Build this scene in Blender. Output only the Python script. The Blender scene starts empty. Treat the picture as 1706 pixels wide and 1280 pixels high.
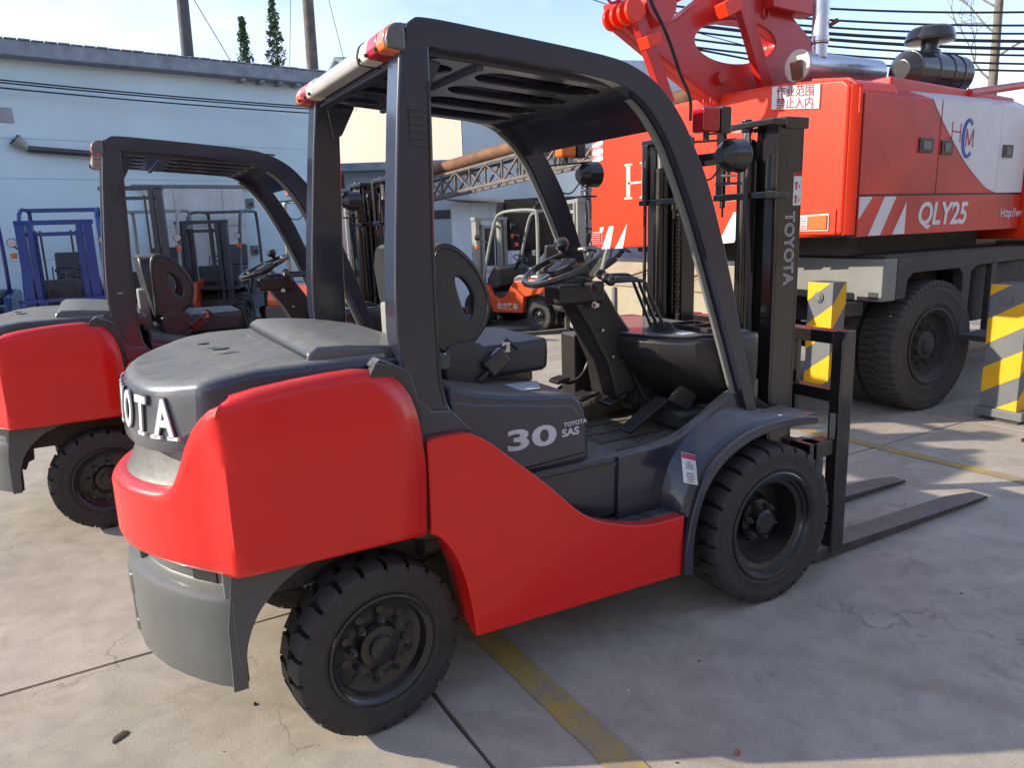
import bpy, bmesh, math, random
from mathutils import Vector, Matrix
R = math.radians
random.seed(7)
scn = bpy.context.scene
COL = scn.collection

# ---------------------------------------------------------------- camera
cam_d = bpy.data.cameras.new("camera"); cam = bpy.data.objects.new("camera", cam_d); COL.objects.link(cam)
scn.camera = cam
YAW, PIT, ROL = 1.0659, 0.2097, -0.034
fw = Vector((math.cos(YAW)*math.cos(PIT), math.sin(YAW)*math.cos(PIT), -math.sin(PIT)))
rt = Vector((math.sin(YAW), -math.cos(YAW), 0)); up = rt.cross(fw)
r2 = rt*math.cos(ROL) + up*math.sin(ROL); u2 = up*math.cos(ROL) - rt*math.sin(ROL)
mw = Matrix((( r2.x, u2.x, -fw.x, -0.6397), (r2.y, u2.y, -fw.y, -2.6344), (r2.z, u2.z, -fw.z, 1.6038), (0, 0, 0, 1)))
cam.matrix_world = mw
cam_d.sensor_fit = 'HORIZONTAL'; cam_d.sensor_width = 36.0
cam_d.lens = 36.0*1227.9/1706.0
cam_d.clip_start = 0.05; cam_d.clip_end = 3000

# ---------------------------------------------------------------- light
SUN_AZ, SUN_EL = 152.0, 25.0          # direction TO the sun, ccw from +x
world = bpy.data.worlds.new("World"); scn.world = world; world.use_nodes = True
nt = world.node_tree; nt.nodes.clear()
wo = nt.nodes.new('ShaderNodeOutputWorld'); bg = nt.nodes.new('ShaderNodeBackground')
sky = nt.nodes.new('ShaderNodeTexSky'); sky.sky_type = 'NISHITA'; sky.sun_disc = False
sky.sun_elevation = R(SUN_EL); sky.sun_rotation = R(90.0-SUN_AZ)
sky.altitude = 0; sky.air_density = 1.0; sky.dust_density = 0.25; sky.ozone_density = 2.5
bg.inputs['Strength'].default_value = 0.15
tc = nt.nodes.new('ShaderNodeTexCoord'); mp = nt.nodes.new('ShaderNodeMapping'); mp.inputs['Scale'].default_value = (1.0, 1.0, 3.2)
n1 = nt.nodes.new('ShaderNodeTexNoise'); n1.inputs['Scale'].default_value = 2.3; n1.inputs['Detail'].default_value = 7; n1.inputs['Roughness'].default_value = 0.56
cr = nt.nodes.new('ShaderNodeValToRGB'); cr.color_ramp.elements[0].position = 0.47; cr.color_ramp.elements[1].position = 0.76
cr.color_ramp.elements[0].color = (0, 0, 0, 1); cr.color_ramp.elements[1].color = (0.6, 0.6, 0.6, 1)
mx = nt.nodes.new('ShaderNodeMixRGB'); mx.inputs['Color2'].default_value = (4.0, 3.9, 4.3, 1)
nt.links.new(tc.outputs['Generated'], mp.inputs[0]); nt.links.new(mp.outputs[0], n1.inputs['Vector'])
nt.links.new(n1.outputs['Fac'], cr.inputs[0]); nt.links.new(cr.outputs[0], mx.inputs['Fac'])
tint = nt.nodes.new('ShaderNodeMixRGB'); tint.blend_type = 'MULTIPLY'; tint.inputs['Fac'].default_value = 1.0; tint.inputs['Color2'].default_value = (1.06, 0.895, 0.865, 1)
nt.links.new(sky.outputs[0], tint.inputs['Color1']); nt.links.new(tint.outputs[0], mx.inputs['Color1']); nt.links.new(mx.outputs[0], bg.inputs['Color']); nt.links.new(bg.outputs[0], wo.inputs[0])
sd = bpy.data.lights.new("sun", 'SUN'); sd.energy = 2.8; sd.angle = R(0.6); sd.color = (1.0, 0.915, 0.75)
so = bpy.data.objects.new("sun", sd); COL.objects.link(so)
sv = Vector((math.cos(R(SUN_EL))*math.cos(R(SUN_AZ)), math.cos(R(SUN_EL))*math.sin(R(SUN_AZ)), math.sin(R(SUN_EL))))
so.rotation_euler = sv.to_track_quat('Z', 'Y').to_euler(); so.location = sv*40
vs = scn.view_settings; vs.view_transform = 'Standard'; vs.look = 'None'; vs.gamma = 1; vs.exposure = 1.24; vs.use_curve_mapping = False

# ---------------------------------------------------------------- materials
def srgb(r, g, b):
    f = lambda c: (c/255/12.92) if c/255 <= 0.04045 else ((c/255+0.055)/1.055)**2.4
    return (f(r), f(g), f(b), 1)
MATS = {}
def PM(name, col, rough=0.5, metal=0.0, coat=0.0, var=0.12, vscale=3.0, bump=0.0, bscale=60.0, dust=0.0, dustcol=(0.36, 0.33, 0.28, 1), chips=0.0, rvar=0.15, detail=5, spec=0.5, distort=0.0, side_dust=0.0):
    if len(col) == 3: col = (*col, 1)
    m = bpy.data.materials.new(name); m.use_nodes = True; t = m.node_tree; b = t.nodes['Principled BSDF']
    L = t.links.new
    co = t.nodes.new('ShaderNodeTexCoord')
    nz = t.nodes.new('ShaderNodeTexNoise'); nz.inputs['Scale'].default_value = vscale; nz.inputs['Detail'].default_value = detail; nz.inputs['Roughness'].default_value = 0.6
    L(co.outputs['Object'], nz.inputs['Vector'])
    mr = t.nodes.new('ShaderNodeMapRange'); mr.inputs['From Min'].default_value = 0.3; mr.inputs['From Max'].default_value = 0.7
    mr.inputs['To Min'].default_value = 1-var; mr.inputs['To Max'].default_value = 1+var
    L(nz.outputs['Fac'], mr.inputs['Value'])
    vm = t.nodes.new('ShaderNodeVectorMath'); vm.operation = 'SCALE'; vm.inputs[0].default_value = col[:3]; L(mr.outputs[0], vm.inputs['Scale'])
    out = vm.outputs[0]
    if chips > 0:   # fine pits, scuffs and rub marks
        mpc = t.nodes.new('ShaderNodeMapping'); mpc.inputs['Scale'].default_value = (1.0, 1.0, 2.6); L(co.outputs['Object'], mpc.inputs[0])
        nc = t.nodes.new('ShaderNodeTexNoise'); nc.inputs['Scale'].default_value = 34; nc.inputs['Detail'].default_value = 9; nc.inputs['Roughness'].default_value = 0.75; L(mpc.outputs[0], nc.inputs['Vector'])
        rc_ = t.nodes.new('ShaderNodeValToRGB'); rc_.color_ramp.elements[0].position = 0.685; rc_.color_ramp.elements[1].position = 0.73
        rc_.color_ramp.elements[0].color = (0, 0, 0, 1); rc_.color_ramp.elements[1].color = (chips, chips, chips, 1); L(nc.outputs['Fac'], rc_.inputs[0])
        mc = t.nodes.new('ShaderNodeMixRGB'); L(rc_.outputs[0], mc.inputs['Fac']); L(out, mc.inputs['Color1']); mc.inputs['Color2'].default_value = (col[0]*0.35+0.05, col[1]*0.5+0.04, col[2]*0.5+0.04, 1); out = mc.outputs[0]
    if dust > 0 or side_dust > 0:
        ge = t.nodes.new('ShaderNodeNewGeometry'); sx = t.nodes.new('ShaderNodeSeparateXYZ'); L(ge.outputs['Normal'], sx.inputs[0])
        m2 = t.nodes.new('ShaderNodeMapRange'); m2.inputs['From Min'].default_value = 0.55; m2.inputs['From Max'].default_value = 0.98
        m2.inputs['To Min'].default_value = side_dust; m2.inputs['To Max'].default_value = dust; L(sx.outputs['Z'], m2.inputs['Value'])
        n2 = t.nodes.new('ShaderNodeTexNoise'); n2.inputs['Scale'].default_value = 14; n2.inputs['Detail'].default_value = 8; n2.inputs['Roughness'].default_value = 0.7
        L(co.outputs['Object'], n2.inputs['Vector'])
        m3 = t.nodes.new('ShaderNodeMapRange'); m3.inputs['From Min'].default_value = 0.25; m3.inputs['From Max'].default_value = 0.75; m3.inputs['To Min'].default_value = 0.55; m3.inputs['To Max'].default_value = 1.25
        L(n2.outputs['Fac'], m3.inputs['Value'])
        mu = t.nodes.new('ShaderNodeMath'); mu.operation = 'MULTIPLY'; mu.use_clamp = True; L(m2.outputs[0], mu.inputs[0]); L(m3.outputs[0], mu.inputs[1])
        mi = t.nodes.new('ShaderNodeMixRGB'); L(mu.outputs[0], mi.inputs['Fac']); L(out, mi.inputs['Color1']); mi.inputs['Color2'].default_value = dustcol
        out = mi.outputs[0]
        rr = t.nodes.new('ShaderNodeMapRange'); rr.inputs['To Min'].default_value = rough; rr.inputs['To Max'].default_value = 0.85; L(mu.outputs[0], rr.inputs['Value'])
        L(rr.outputs[0], b.inputs['Roughness'])
        if coat:
            rc = t.nodes.new('ShaderNodeMapRange'); rc.inputs['To Min'].default_value = coat; rc.inputs['To Max'].default_value = 0.0; L(mu.outputs[0], rc.inputs['Value']); L(rc.outputs[0], b.inputs['Coat Weight'])
    else:
        n2 = t.nodes.new('ShaderNodeTexNoise'); n2.inputs['Scale'].default_value = vscale*4; n2.inputs['Detail'].default_value = 6
        L(co.outputs['Object'], n2.inputs['Vector'])
        rr = t.nodes.new('ShaderNodeMapRange'); rr.inputs['From Min'].default_value = 0.3; rr.inputs['From Max'].default_value = 0.7
        rr.inputs['To Min'].default_value = max(0.03, rough*(1-rvar)); rr.inputs['To Max'].default_value = min(1, rough*(1+rvar)); L(n2.outputs['Fac'], rr.inputs['Value'])
        L(rr.outputs[0], b.inputs['Roughness'])
        b.inputs['Coat Weight'].default_value = coat
    L(out, b.inputs['Base Color'])
    b.inputs['Metallic'].default_value = metal; b.inputs['Coat Roughness'].default_value = 0.08
    b.inputs['Specular IOR Level'].default_value = spec
    if bump > 0:
        n3 = t.nodes.new('ShaderNodeTexNoise'); n3.inputs['Scale'].default_value = bscale; n3.inputs['Detail'].default_value = 5; L(co.outputs['Object'], n3.inputs['Vector'])
        bp = t.nodes.new('ShaderNodeBump'); bp.inputs['Strength'].default_value = bump; bp.inputs['Distance'].default_value = 0.01; L(n3.outputs['Fac'], bp.inputs['Height']); L(bp.outputs[0], b.inputs['Normal'])
    MATS[name] = m
    return m
RED = PM('red_paint', (0.68, 0.008, 0.006), 0.30, coat=0.28, var=0.07, vscale=1.6, bump=0.05, bscale=5, dust=0.12, side_dust=0.012, spec=0.35, chips=0.6)
NAVY = PM('charcoal_navy_paint', (0.022, 0.027, 0.048), 0.30, metal=0.25, coat=0.6, var=0.15, dust=0.62, side_dust=0.03, bump=0.03, bscale=9)
CAGE = PM('cage_paint', (0.018, 0.020, 0.036), 0.24, metal=0.0, coat=0.45, var=0.15, dust=0.25, side_dust=0.006, bump=0.03, bscale=9)
COVER = PM('grey_cover_paint', (0.085, 0.09, 0.105), 0.28, metal=0.2, coat=0.5, var=0.10, dust=0.72, side_dust=0.03, dustcol=(0.24, 0.23, 0.19, 1), bump=0.05, bscale=120)
GREYW = PM('grey_weight_paint', (0.105, 0.112, 0.108), 0.36, metal=0.1, coat=0.25, var=0.08, vscale=2, bump=0.08, bscale=14, dust=0.12, side_dust=0.03)
SCOOP = PM('dusty_scoop', (0.085, 0.082, 0.075), 0.45, metal=0.0, coat=0.15, var=0.4, vscale=9, bump=0.1, bscale=40, dust=0.15, side_dust=0.06)
SEAT = PM('seat_vinyl', (0.040, 0.040, 0.044), 0.36, var=0.2, bump=0.12, bscale=140, dust=0.2)
RUB = PM('tyre_rubber', (0.024, 0.021, 0.021), 0.66, var=0.25, vscale=9, bump=0.25, bscale=90, side_dust=0.10, dust=0.35, dustcol=(0.15, 0.13, 0.115, 1))
RUBD = PM('dusty_rubber', (0.035, 0.030, 0.028), 0.85, var=0.25, vscale=6, bump=0.25, bscale=60, side_dust=0.25, dust=0.3, dustcol=(0.17, 0.14, 0.12, 1))
RIM = PM('rim_black', (0.010, 0.010, 0.011), 0.30, coat=0.3, var=0.3, vscale=12, side_dust=0.015, dust=0.3, dustcol=(0.2, 0.18, 0.15, 1))
BLK = PM('black_gloss', (0.012, 0.011, 0.012), 0.24, coat=0.4, var=0.3, vscale=8, side_dust=0.03, dust=0.18)
MAST = PM('mast_black', (0.012, 0.010, 0.010), 0.16, coat=0.5, var=0.25, vscale=5, side_dust=0.02, dust=0.12, bump=0.02, bscale=10)
PLAS = PM('dash_plastic', (0.020, 0.018, 0.019), 0.36, var=0.2, bump=0.06, bscale=160, dust=0.30, side_dust=0.02)
DARK = PM('dark_grime', (0.020, 0.018, 0.017), 0.7, var=0.4, vscale=10, side_dust=0.1, dust=0.3)
FLOORM = PM('dusty_floor_mat', (0.15, 0.13, 0.10), 0.8, var=0.5, vscale=9, bump=0.3, bscale=50)
CHROME = PM('bright_steel', (0.55, 0.55, 0.56), 0.22, metal=1.0, var=0.2, vscale=20)
CREAM = PM('cream_plastic', (0.62, 0.58, 0.50), 0.4, coat=0.2, var=0.08)
WHITE = PM('white_print', (0.68, 0.68, 0.67), 0.45, var=0.05)
DULLWHITE = PM('dull_white_print', (0.55, 0.55, 0.60), 0.5, var=0.06)
LORA = PM('orange_lens', (0.85, 0.16, 0.02), 0.18, coat=0.6, var=0.12, vscale=30)
LRED = PM('red_lens', (0.40, 0.004, 0.008), 0.18, coat=0.4, var=0.12, vscale=30)
LCLR = PM('clear_lens', (0.62, 0.58, 0.58), 0.15, coat=0.8, var=0.1, vscale=30)
STEELF = PM('fork_steel', (0.085, 0.075, 0.068), 0.6, metal=0.2, var=0.45, vscale=8, bump=0.2, bscale=40, dust=0.55, dustcol=(0.30, 0.26, 0.21, 1))
CRED = PM('crane_orange_red', (0.82, 0.040, 0.008), 0.38, coat=0.15, var=0.09, vscale=1.0, bump=0.05, bscale=3, dust=0.15, spec=0.35, chips=0.5)
CDOOR = PM('blotchy_red_door', (0.56, 0.030, 0.020), 0.36, chips=0.5, coat=0.3, var=0.30, vscale=1.6, bump=0.03, bscale=5)  # broad tone variation stands in for blotchy reflections on the doors
CWHT = PM('crane_white', (0.66, 0.66, 0.67), 0.4, coat=0.2, var=0.07, side_dust=0.04)
ARED = PM('frame_red', (0.50, 0.020, 0.016), 0.40, coat=0.25, var=0.14, vscale=2)
CHAS = PM('chassis_grey', (0.038, 0.031, 0.030), 0.65, var=0.3, vscale=3, side_dust=0.05, dust=0.3, bump=0.2, bscale=15)
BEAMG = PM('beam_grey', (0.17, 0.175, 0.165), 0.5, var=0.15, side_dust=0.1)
POSTG = PM('post_grey', (0.135, 0.14, 0.145), 0.5, var=0.12, side_dust=0.06)
YEL = PM('warning_yellow', (0.80, 0.42, 0.01), 0.45, var=0.08)
SILV = PM('silver_pipe', (0.62, 0.62, 0.65), 0.3, metal=0.85, var=0.1, vscale=5)
RUST = PM('rusty_steel', (0.17, 0.075, 0.035), 0.8, var=0.55, vscale=4, bump=0.3, bscale=20)
TRUSS = PM('weathered_steel', (0.15, 0.115, 0.095), 0.6, var=0.35, vscale=6)
TAN = PM('tan_sheet', (0.36, 0.31, 0.21), 0.6, var=0.16, vscale=4, side_dust=0.1)
WALL = PM('pale_blue_wall', (0.62, 0.79, 0.84), 0.75, var=0.10, vscale=0.5, bump=0.1, bscale=8, side_dust=0.05, dustcol=(0.34, 0.33, 0.3, 1))
DOORM = PM('weathered_door', (0.66, 0.70, 0.68), 0.7, var=0.22, vscale=2.2, side_dust=0.25, dustcol=(0.32, 0.29, 0.25, 1))
FASC = PM('grey_fascia', (0.24, 0.28, 0.32), 0.85, var=0.22, vscale=5, bump=0.5, bscale=18)
CREAMW = PM('cream_wall', (0.74, 0.66, 0.52), 0.8, var=0.05, vscale=0.5)
SHADEW = PM('blue_grey_wall', (0.46, 0.54, 0.58), 0.8, var=0.12, vscale=0.7, side_dust=0.08)  # on the gable building's flank this blue grey stands for shade
GRIME = PM('grimy_plaster', (0.34, 0.33, 0.37), 0.9, var=0.35, vscale=3, bump=0.3, bscale=10)
TILE = PM('red_roof_tile', (0.30, 0.095, 0.065), 0.8, var=0.3, vscale=8)
WOOD = PM('pole_wood', (0.13, 0.105, 0.09), 0.85, var=0.4, vscale=6, bump=0.4, bscale=20)
CONCP = PM('dark_pole', (0.075, 0.072, 0.075), 0.8, var=0.2)
BARK = PM('pale_bark', (0.16, 0.135, 0.10), 0.9, var=0.4, vscale=5, bump=0.4, bscale=20)
LEAF = PM('conifer_green', (0.045, 0.085, 0.030), 0.8, var=0.5, vscale=2)
WIRE = PM('black_cable', (0.015, 0.015, 0.022), 0.6)
GLASS = PM('window_glass', (0.03, 0.035, 0.04), 0.08, spec=0.8, var=0.3)
BLUEP = PM('deep_blue_paint', (0.003, 0.040, 0.21), 0.3, coat=0.4, var=0.15, dust=0.15)
ORAP = PM('orange_paint', (0.62, 0.075, 0.012), 0.35, coat=0.4, var=0.1, side_dust=0.03)
BEIG = PM('beige_cage', (0.30, 0.31, 0.27), 0.45, coat=0.2, var=0.1)
DGREY = PM('dark_grey_paint', (0.05, 0.052, 0.06), 0.4, coat=0.3, var=0.2)
LOGOB = PM('logo_blue', (0.03, 0.05, 0.32), 0.45)
LOGOR = PM('logo_red', (0.42, 0.02, 0.05), 0.45)
STKB = PM('pale_sticker', (0.58, 0.62, 0.66), 0.5, var=0.1, vscale=40)

def concrete():
    m = bpy.data.materials.new('concrete_yard'); m.use_nodes = True; t = m.node_tree; b = t.nodes['Principled BSDF']; L = t.links.new
    g = t.nodes.new('ShaderNodeNewGeometry')
    def noise(s, d, r=0.6, dist=0.0):
        n = t.nodes.new('ShaderNodeTexNoise'); n.inputs['Scale'].default_value = s; n.inputs['Detail'].default_value = d; n.inputs['Roughness'].default_value = r; n.inputs['Distortion'].default_value = dist
        L(g.outputs['Position'], n.inputs['Vector']); return n.outputs['Fac']
    def ramp(src, p0, p1, c0, c1):
        r = t.nodes.new('ShaderNodeValToRGB'); r.color_ramp.elements[0].position = p0; r.color_ramp.elements[1].position = p1
        r.color_ramp.elements[0].color = (*c0, 1); r.color_ramp.elements[1].color = (*c1, 1); L(src, r.inputs[0]); return r.outputs[0]
    def mul(a, bb, f=1.0):
        x = t.nodes.new('ShaderNodeMixRGB'); x.blend_type = 'MULTIPLY'; x.inputs['Fac'].default_value = f; L(a, x.inputs['Color1']); L(bb, x.inputs['Color2']); return x.outputs[0]
    base = ramp(noise(0.9, 9, 0.62), 0.32, 0.70, (0.365, 0.312, 0.250), (0.500, 0.440, 0.362))
    med = ramp(noise(7, 8, 0.65, 0.6), 0.36, 0.6, (0.86, 0.86, 0.86), (1.04, 1.04, 1.03))
    stain = ramp(noise(2.1, 8, 0.75, 1.2), 0.56, 0.76, (1, 1, 1), (0.66, 0.62, 0.57))
    fine = ramp(noise(160, 3, 0.7), 0.33, 0.62, (0.80, 0.79, 0.77), (1.06, 1.06, 1.06))
    speck = ramp(noise(31, 6, 0.85), 0.70, 0.735, (1, 1, 1), (0.50, 0.44, 0.38))
    c = mul(mul(mul(mul(base, med), stain), fine), speck)
    # pale streaks
    mpn = t.nodes.new('ShaderNodeMapping'); mpn.inputs['Scale'].default_value = (1.2, 9, 1); mpn.inputs['Rotation'].default_value = (0, 0, 0.5); L(g.outputs['Position'], mpn.inputs[0])
    ns = t.nodes.new('ShaderNodeTexNoise'); ns.inputs['Scale'].default_value = 1.0; ns.inputs['Detail'].default_value = 6; L(mpn.outputs[0], ns.inputs['Vector'])
    st = ramp(ns.outputs['Fac'], 0.6, 0.75, (1, 1, 1), (1.13, 1.13, 1.13)); c = mul(c, st)
    # hairline cracks: warped cell borders, broken up by a mask
    wv = t.nodes.new('ShaderNodeTexNoise'); wv.inputs['Scale'].default_value = 1.6; wv.inputs['Detail'].default_value = 6; L(g.outputs['Position'], wv.inputs['Vector'])
    ad = t.nodes.new('ShaderNodeVectorMath'); ad.operation = 'MULTIPLY_ADD'; L(wv.outputs['Color'], ad.inputs[0]); ad.inputs[1].default_value = (1.3, 1.3, 0); L(g.outputs['Position'], ad.inputs[2])
    vo_ = t.nodes.new('ShaderNodeTexVoronoi'); vo_.feature = 'DISTANCE_TO_EDGE'; vo_.inputs['Scale'].default_value = 0.55; L(ad.outputs[0], vo_.inputs['Vector'])
    ck = ramp(vo_.outputs['Distance'], 0.0008, 0.0035, (0.68, 0.65, 0.61), (1, 1, 1))
    mk = ramp(noise(1.3, 3), 0.50, 0.56, (0, 0, 0), (1, 1, 1))
    mm = t.nodes.new('ShaderNodeMixRGB'); L(mk, mm.inputs['Fac']); mm.inputs['Color1'].default_value = (1, 1, 1, 1); L(ck, mm.inputs['Color2']); c = mul(c, mm.outputs[0])
    # faint curved tyre marks
    ws = t.nodes.new('ShaderNodeTexWave'); ws.wave_type = 'RINGS'; ws.rings_direction = 'Z'; ws.inputs['Scale'].default_value = 0.42; ws.inputs['Distortion'].default_value = 1.2; ws.inputs['Detail'].default_value = 2; ws.inputs['Detail Scale'].default_value = 0.4
    mo = t.nodes.new('ShaderNodeMapping'); mo.inputs['Location'].default_value = (3.2, 4.1, 0); L(g.outputs['Position'], mo.inputs[0]); L(mo.outputs[0], ws.inputs['Vector'])
    tm = ramp(ws.outputs['Fac'], 0.90, 0.985, (1, 1, 1), (0.88, 0.86, 0.83)); tm2 = t.nodes.new('ShaderNodeMixRGB'); L(ramp(noise(0.8, 5), 0.48, 0.6, (0, 0, 0), (1, 1, 1)), tm2.inputs['Fac']); tm2.inputs['Color1'].default_value = (1, 1, 1, 1); L(tm, tm2.inputs['Color2']); c = mul(c, tm2.outputs[0])
    L(c, b.inputs['Base Color']); b.inputs['Roughness'].default_value = 0.78
    bp = t.nodes.new('ShaderNodeBump'); bp.inputs['Strength'].default_value = 0.35; bp.inputs['Distance'].default_value = 0.004
    L(noise(120, 6, 0.7), bp.inputs['Height']); L(bp.outputs[0], b.inputs['Normal'])
    return m
CONC = concrete()
def worn_paint(name, col):
    m = bpy.data.materials.new(name); m.use_nodes = True; t = m.node_tree; b = t.nodes['Principled BSDF']; L = t.links.new
    g = t.nodes.new('ShaderNodeNewGeometry')
    n = t.nodes.new('ShaderNodeTexNoise'); n.inputs['Scale'].default_value = 5; n.inputs['Detail'].default_value = 9; n.inputs['Roughness'].default_value = 0.72; L(g.outputs['Position'], n.inputs['Vector'])
    r = t.nodes.new('ShaderNodeValToRGB'); r.color_ramp.elements[0].position = 0.42; r.color_ramp.elements[1].position = 0.56
    r.color_ramp.elements[0].color = (0.30, 0.25, 0.17, 1); r.color_ramp.elements[1].color = (*col, 1)
    L(n.outputs['Fac'], r.inputs[0]); L(r.outputs[0], b.inputs['Base Color']); b.inputs['Roughness'].default_value = 0.75
    return m
YLINE = worn_paint('worn_yellow_line', (0.46, 0.30, 0.07))

# ---------------------------------------------------------------- mesh helpers
def root(name, label, cat, loc=(0, 0, 0), rz=0.0, group=None):
    o = bpy.data.objects.new(name, None); o.empty_display_size = 0.3; COL.objects.link(o)
    o.location = loc; o.rotation_euler = (0, 0, rz); o['label'] = label; o['category'] = cat
    if group: o['group'] = group
    return o
def tag(o, label, cat, group=None):
    o['label'] = label; o['category'] = cat
    if group: o['group'] = group
    return o
def obj(name, bm, mat, parent=None, bev=0.0, ang=35, smooth=True, label=None, seg=2, xf=None, kind=None):
    if isinstance(bm, bmesh.types.BMesh):
        bmesh.ops.recalc_face_normals(bm, faces=bm.faces)
        if xf: bmesh.ops.transform(bm, matrix=xf, verts=bm.verts)
        me = bpy.data.meshes.new(name); bm.to_mesh(me); bm.free()
    else:
        me = bm
        if xf: me.transform(xf)
    me.materials.clear(); me.materials.append(mat)
    if smooth:
        me.polygons.foreach_set('use_smooth', [True]*len(me.polygons))
        me.set_sharp_from_angle(angle=R(ang))
    o = bpy.data.objects.new(name, me); COL.objects.link(o)
    if parent: o.parent = parent
    if bev > 0:
        b = o.modifiers.new('bevel', 'BEVEL'); b.width = bev; b.segments = seg; b.limit_method = 'ANGLE'; b.angle_limit = R(30); b.harden_normals = smooth
    if label: o['label'] = label
    if kind: o['kind'] = kind
    return o
def NB(): return bmesh.new()
def abox(bm, x0, x1, y0, y1, z0, z1, M=None):
    P = [(x0, y0, z0), (x1, y0, z0), (x1, y1, z0), (x0, y1, z0), (x0, y0, z1), (x1, y0, z1), (x1, y1, z1), (x0, y1, z1)]
    v = [bm.verts.new(M @ Vector(p) if M else p) for p in P]
    for f in ((0, 3, 2, 1), (4, 5, 6, 7), (0, 1, 5, 4), (1, 2, 6, 5), (2, 3, 7, 6), (3, 0, 4, 7)): bm.faces.new([v[i] for i in f])
    return bm
def box(x0, x1, y0, y1, z0, z1): return abox(NB(), x0, x1, y0, y1, z0, z1)
def aprism(bm, pts, a0, a1, axis='y', M=None):
    """polygon pts in the two other axes, extruded along axis"""
    def P(p, a):
        q = {'y': (p[0], a, p[1]), 'x': (a, p[0], p[1]), 'z': (p[0], p[1], a)}[axis]
        return M @ Vector(q) if M else Vector(q)
    A = [bm.verts.new(P(p, a0)) for p in pts]; B = [bm.verts.new(P(p, a1)) for p in pts]
    bm.faces.new(A); bm.faces.new(B[::-1]); n = len(pts)
    for i in range(n): bm.faces.new([A[i], B[i], B[(i+1) % n], A[(i+1) % n]])
    return bm
def prism(pts, a0, a1, axis='y', M=None): return aprism(NB(), pts, a0, a1, axis, M)
def frame_at(a, b):
    d = (Vector(b)-Vector(a)); L = d.length; q = d.to_track_quat('Z', 'Y').to_matrix().to_4x4()
    return Matrix.Translation(Vector(a)) @ q, L
def acyl(bm, a, b, r, r1=None, n=16, caps=True):
    M, L = frame_at(a, b); r1 = r if r1 is None else r1
    A = [bm.verts.new(M @ Vector((r*math.cos(2*math.pi*i/n), r*math.sin(2*math.pi*i/n), 0))) for i in range(n)]
    B = [bm.verts.new(M @ Vector((r1*math.cos(2*math.pi*i/n), r1*math.sin(2*math.pi*i/n), L))) for i in range(n)]
    for i in range(n): bm.faces.new([A[i], A[(i+1) % n], B[(i+1) % n], B[i]])
    if caps: bm.faces.new(A[::-1]); bm.faces.new(B)
    return bm
def cyl(a, b, r, r1=None, n=16): return acyl(NB(), a, b, r, r1, n)
def abar(bm, a, b, w, h, roll=0):
    M, L = frame_at(a, b); M = M @ Matrix.Rotation(roll, 4, 'Z')
    return abox(bm, -w/2, w/2, -h/2, h/2, 0, L, M)
def atube(bm, pts, r, n=10, closed=False):
    pts = [Vector(p) for p in pts]; rings = []; N = len(pts)
    ref = None
    for i in range(N):
        if closed: t = pts[(i+1) % N]-pts[i-1]
        else: t = pts[min(i+1, N-1)]-pts[max(i-1, 0)]
        t.normalize()
        if ref is None:
            ref = t.orthogonal().normalized()
        else:
            ref = (ref - t*ref.dot(t)).normalized()
        s = t.cross(ref); rr = r[i] if isinstance(r, (list, tuple)) else r
        rings.append([bm.verts.new(pts[i]+ref*rr*math.cos(2*math.pi*k/n)+s*rr*math.sin(2*math.pi*k/n)) for k in range(n)])
    rng = range(N) if closed else range(N-1)
    for i in rng:
        a, b = rings[i], rings[(i+1) % N]
        for k in range(n): bm.faces.new([a[k], a[(k+1) % n], b[(k+1) % n], b[k]])
    if not closed: bm.faces.new(rings[0][::-1]); bm.faces.new(rings[-1])
    return bm
def tube(pts, r, n=10, closed=False): return atube(NB(), pts, r, n, closed)
def smooth_path(pts, k=6):
    P = [Vector(p) for p in pts]; out = []
    for i in range(len(P)-1):
        p0, p1, p2, p3 = P[max(i-1, 0)], P[i], P[i+1], P[min(i+2, len(P)-1)]
        for j in range(k):
            t = j/k
            out.append(0.5*((2*p1)+(-p0+p2)*t+(2*p0-5*p1+4*p2-p3)*t*t+(-p0+3*p1-3*p2+p3)*t**3))
    out.append(P[-1]); return out
def sm2(pts, k=5): return [(v.x, v.y) for v in smooth_path([(a, b, 0) for a, b in pts], k)]
def alathe(bm, prof, n=48, M=None, closed=False):
    """prof: (r, h) about local y axis"""
    rings = []
    for r, h in prof:
        ring = []
        for i in range(n):
            a = 2*math.pi*i/n; p = Vector((r*math.cos(a), h, r*math.sin(a))); ring.append(bm.verts.new(M @ p if M else p))
        rings.append(ring)
    m = len(rings)
    for j in range(m if closed else m-1):
        a, b = rings[j], rings[(j+1) % m]
        for i in range(n): bm.faces.new([a[i], a[(i+1) % n], b[(i+1) % n], b[i]])
    return bm
def grid(rows, close_u=False):
    bm = NB(); V = [[bm.verts.new(p) for p in r] for r in rows]
    for i in range(len(V)-1):
        for j in range(len(V[i]) if close_u else len(V[i])-1):
            k = (j+1) % len(V[i])
            try: bm.faces.new([V[i][j], V[i][k], V[i+1][k], V[i+1][j]])
            except ValueError: pass
    return bm, V
def loft(rings, cap=True):
    bm, V = grid(rings, True)
    if cap: bm.faces.new(V[0][::-1]); bm.faces.new(V[-1])
    return bm
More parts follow.
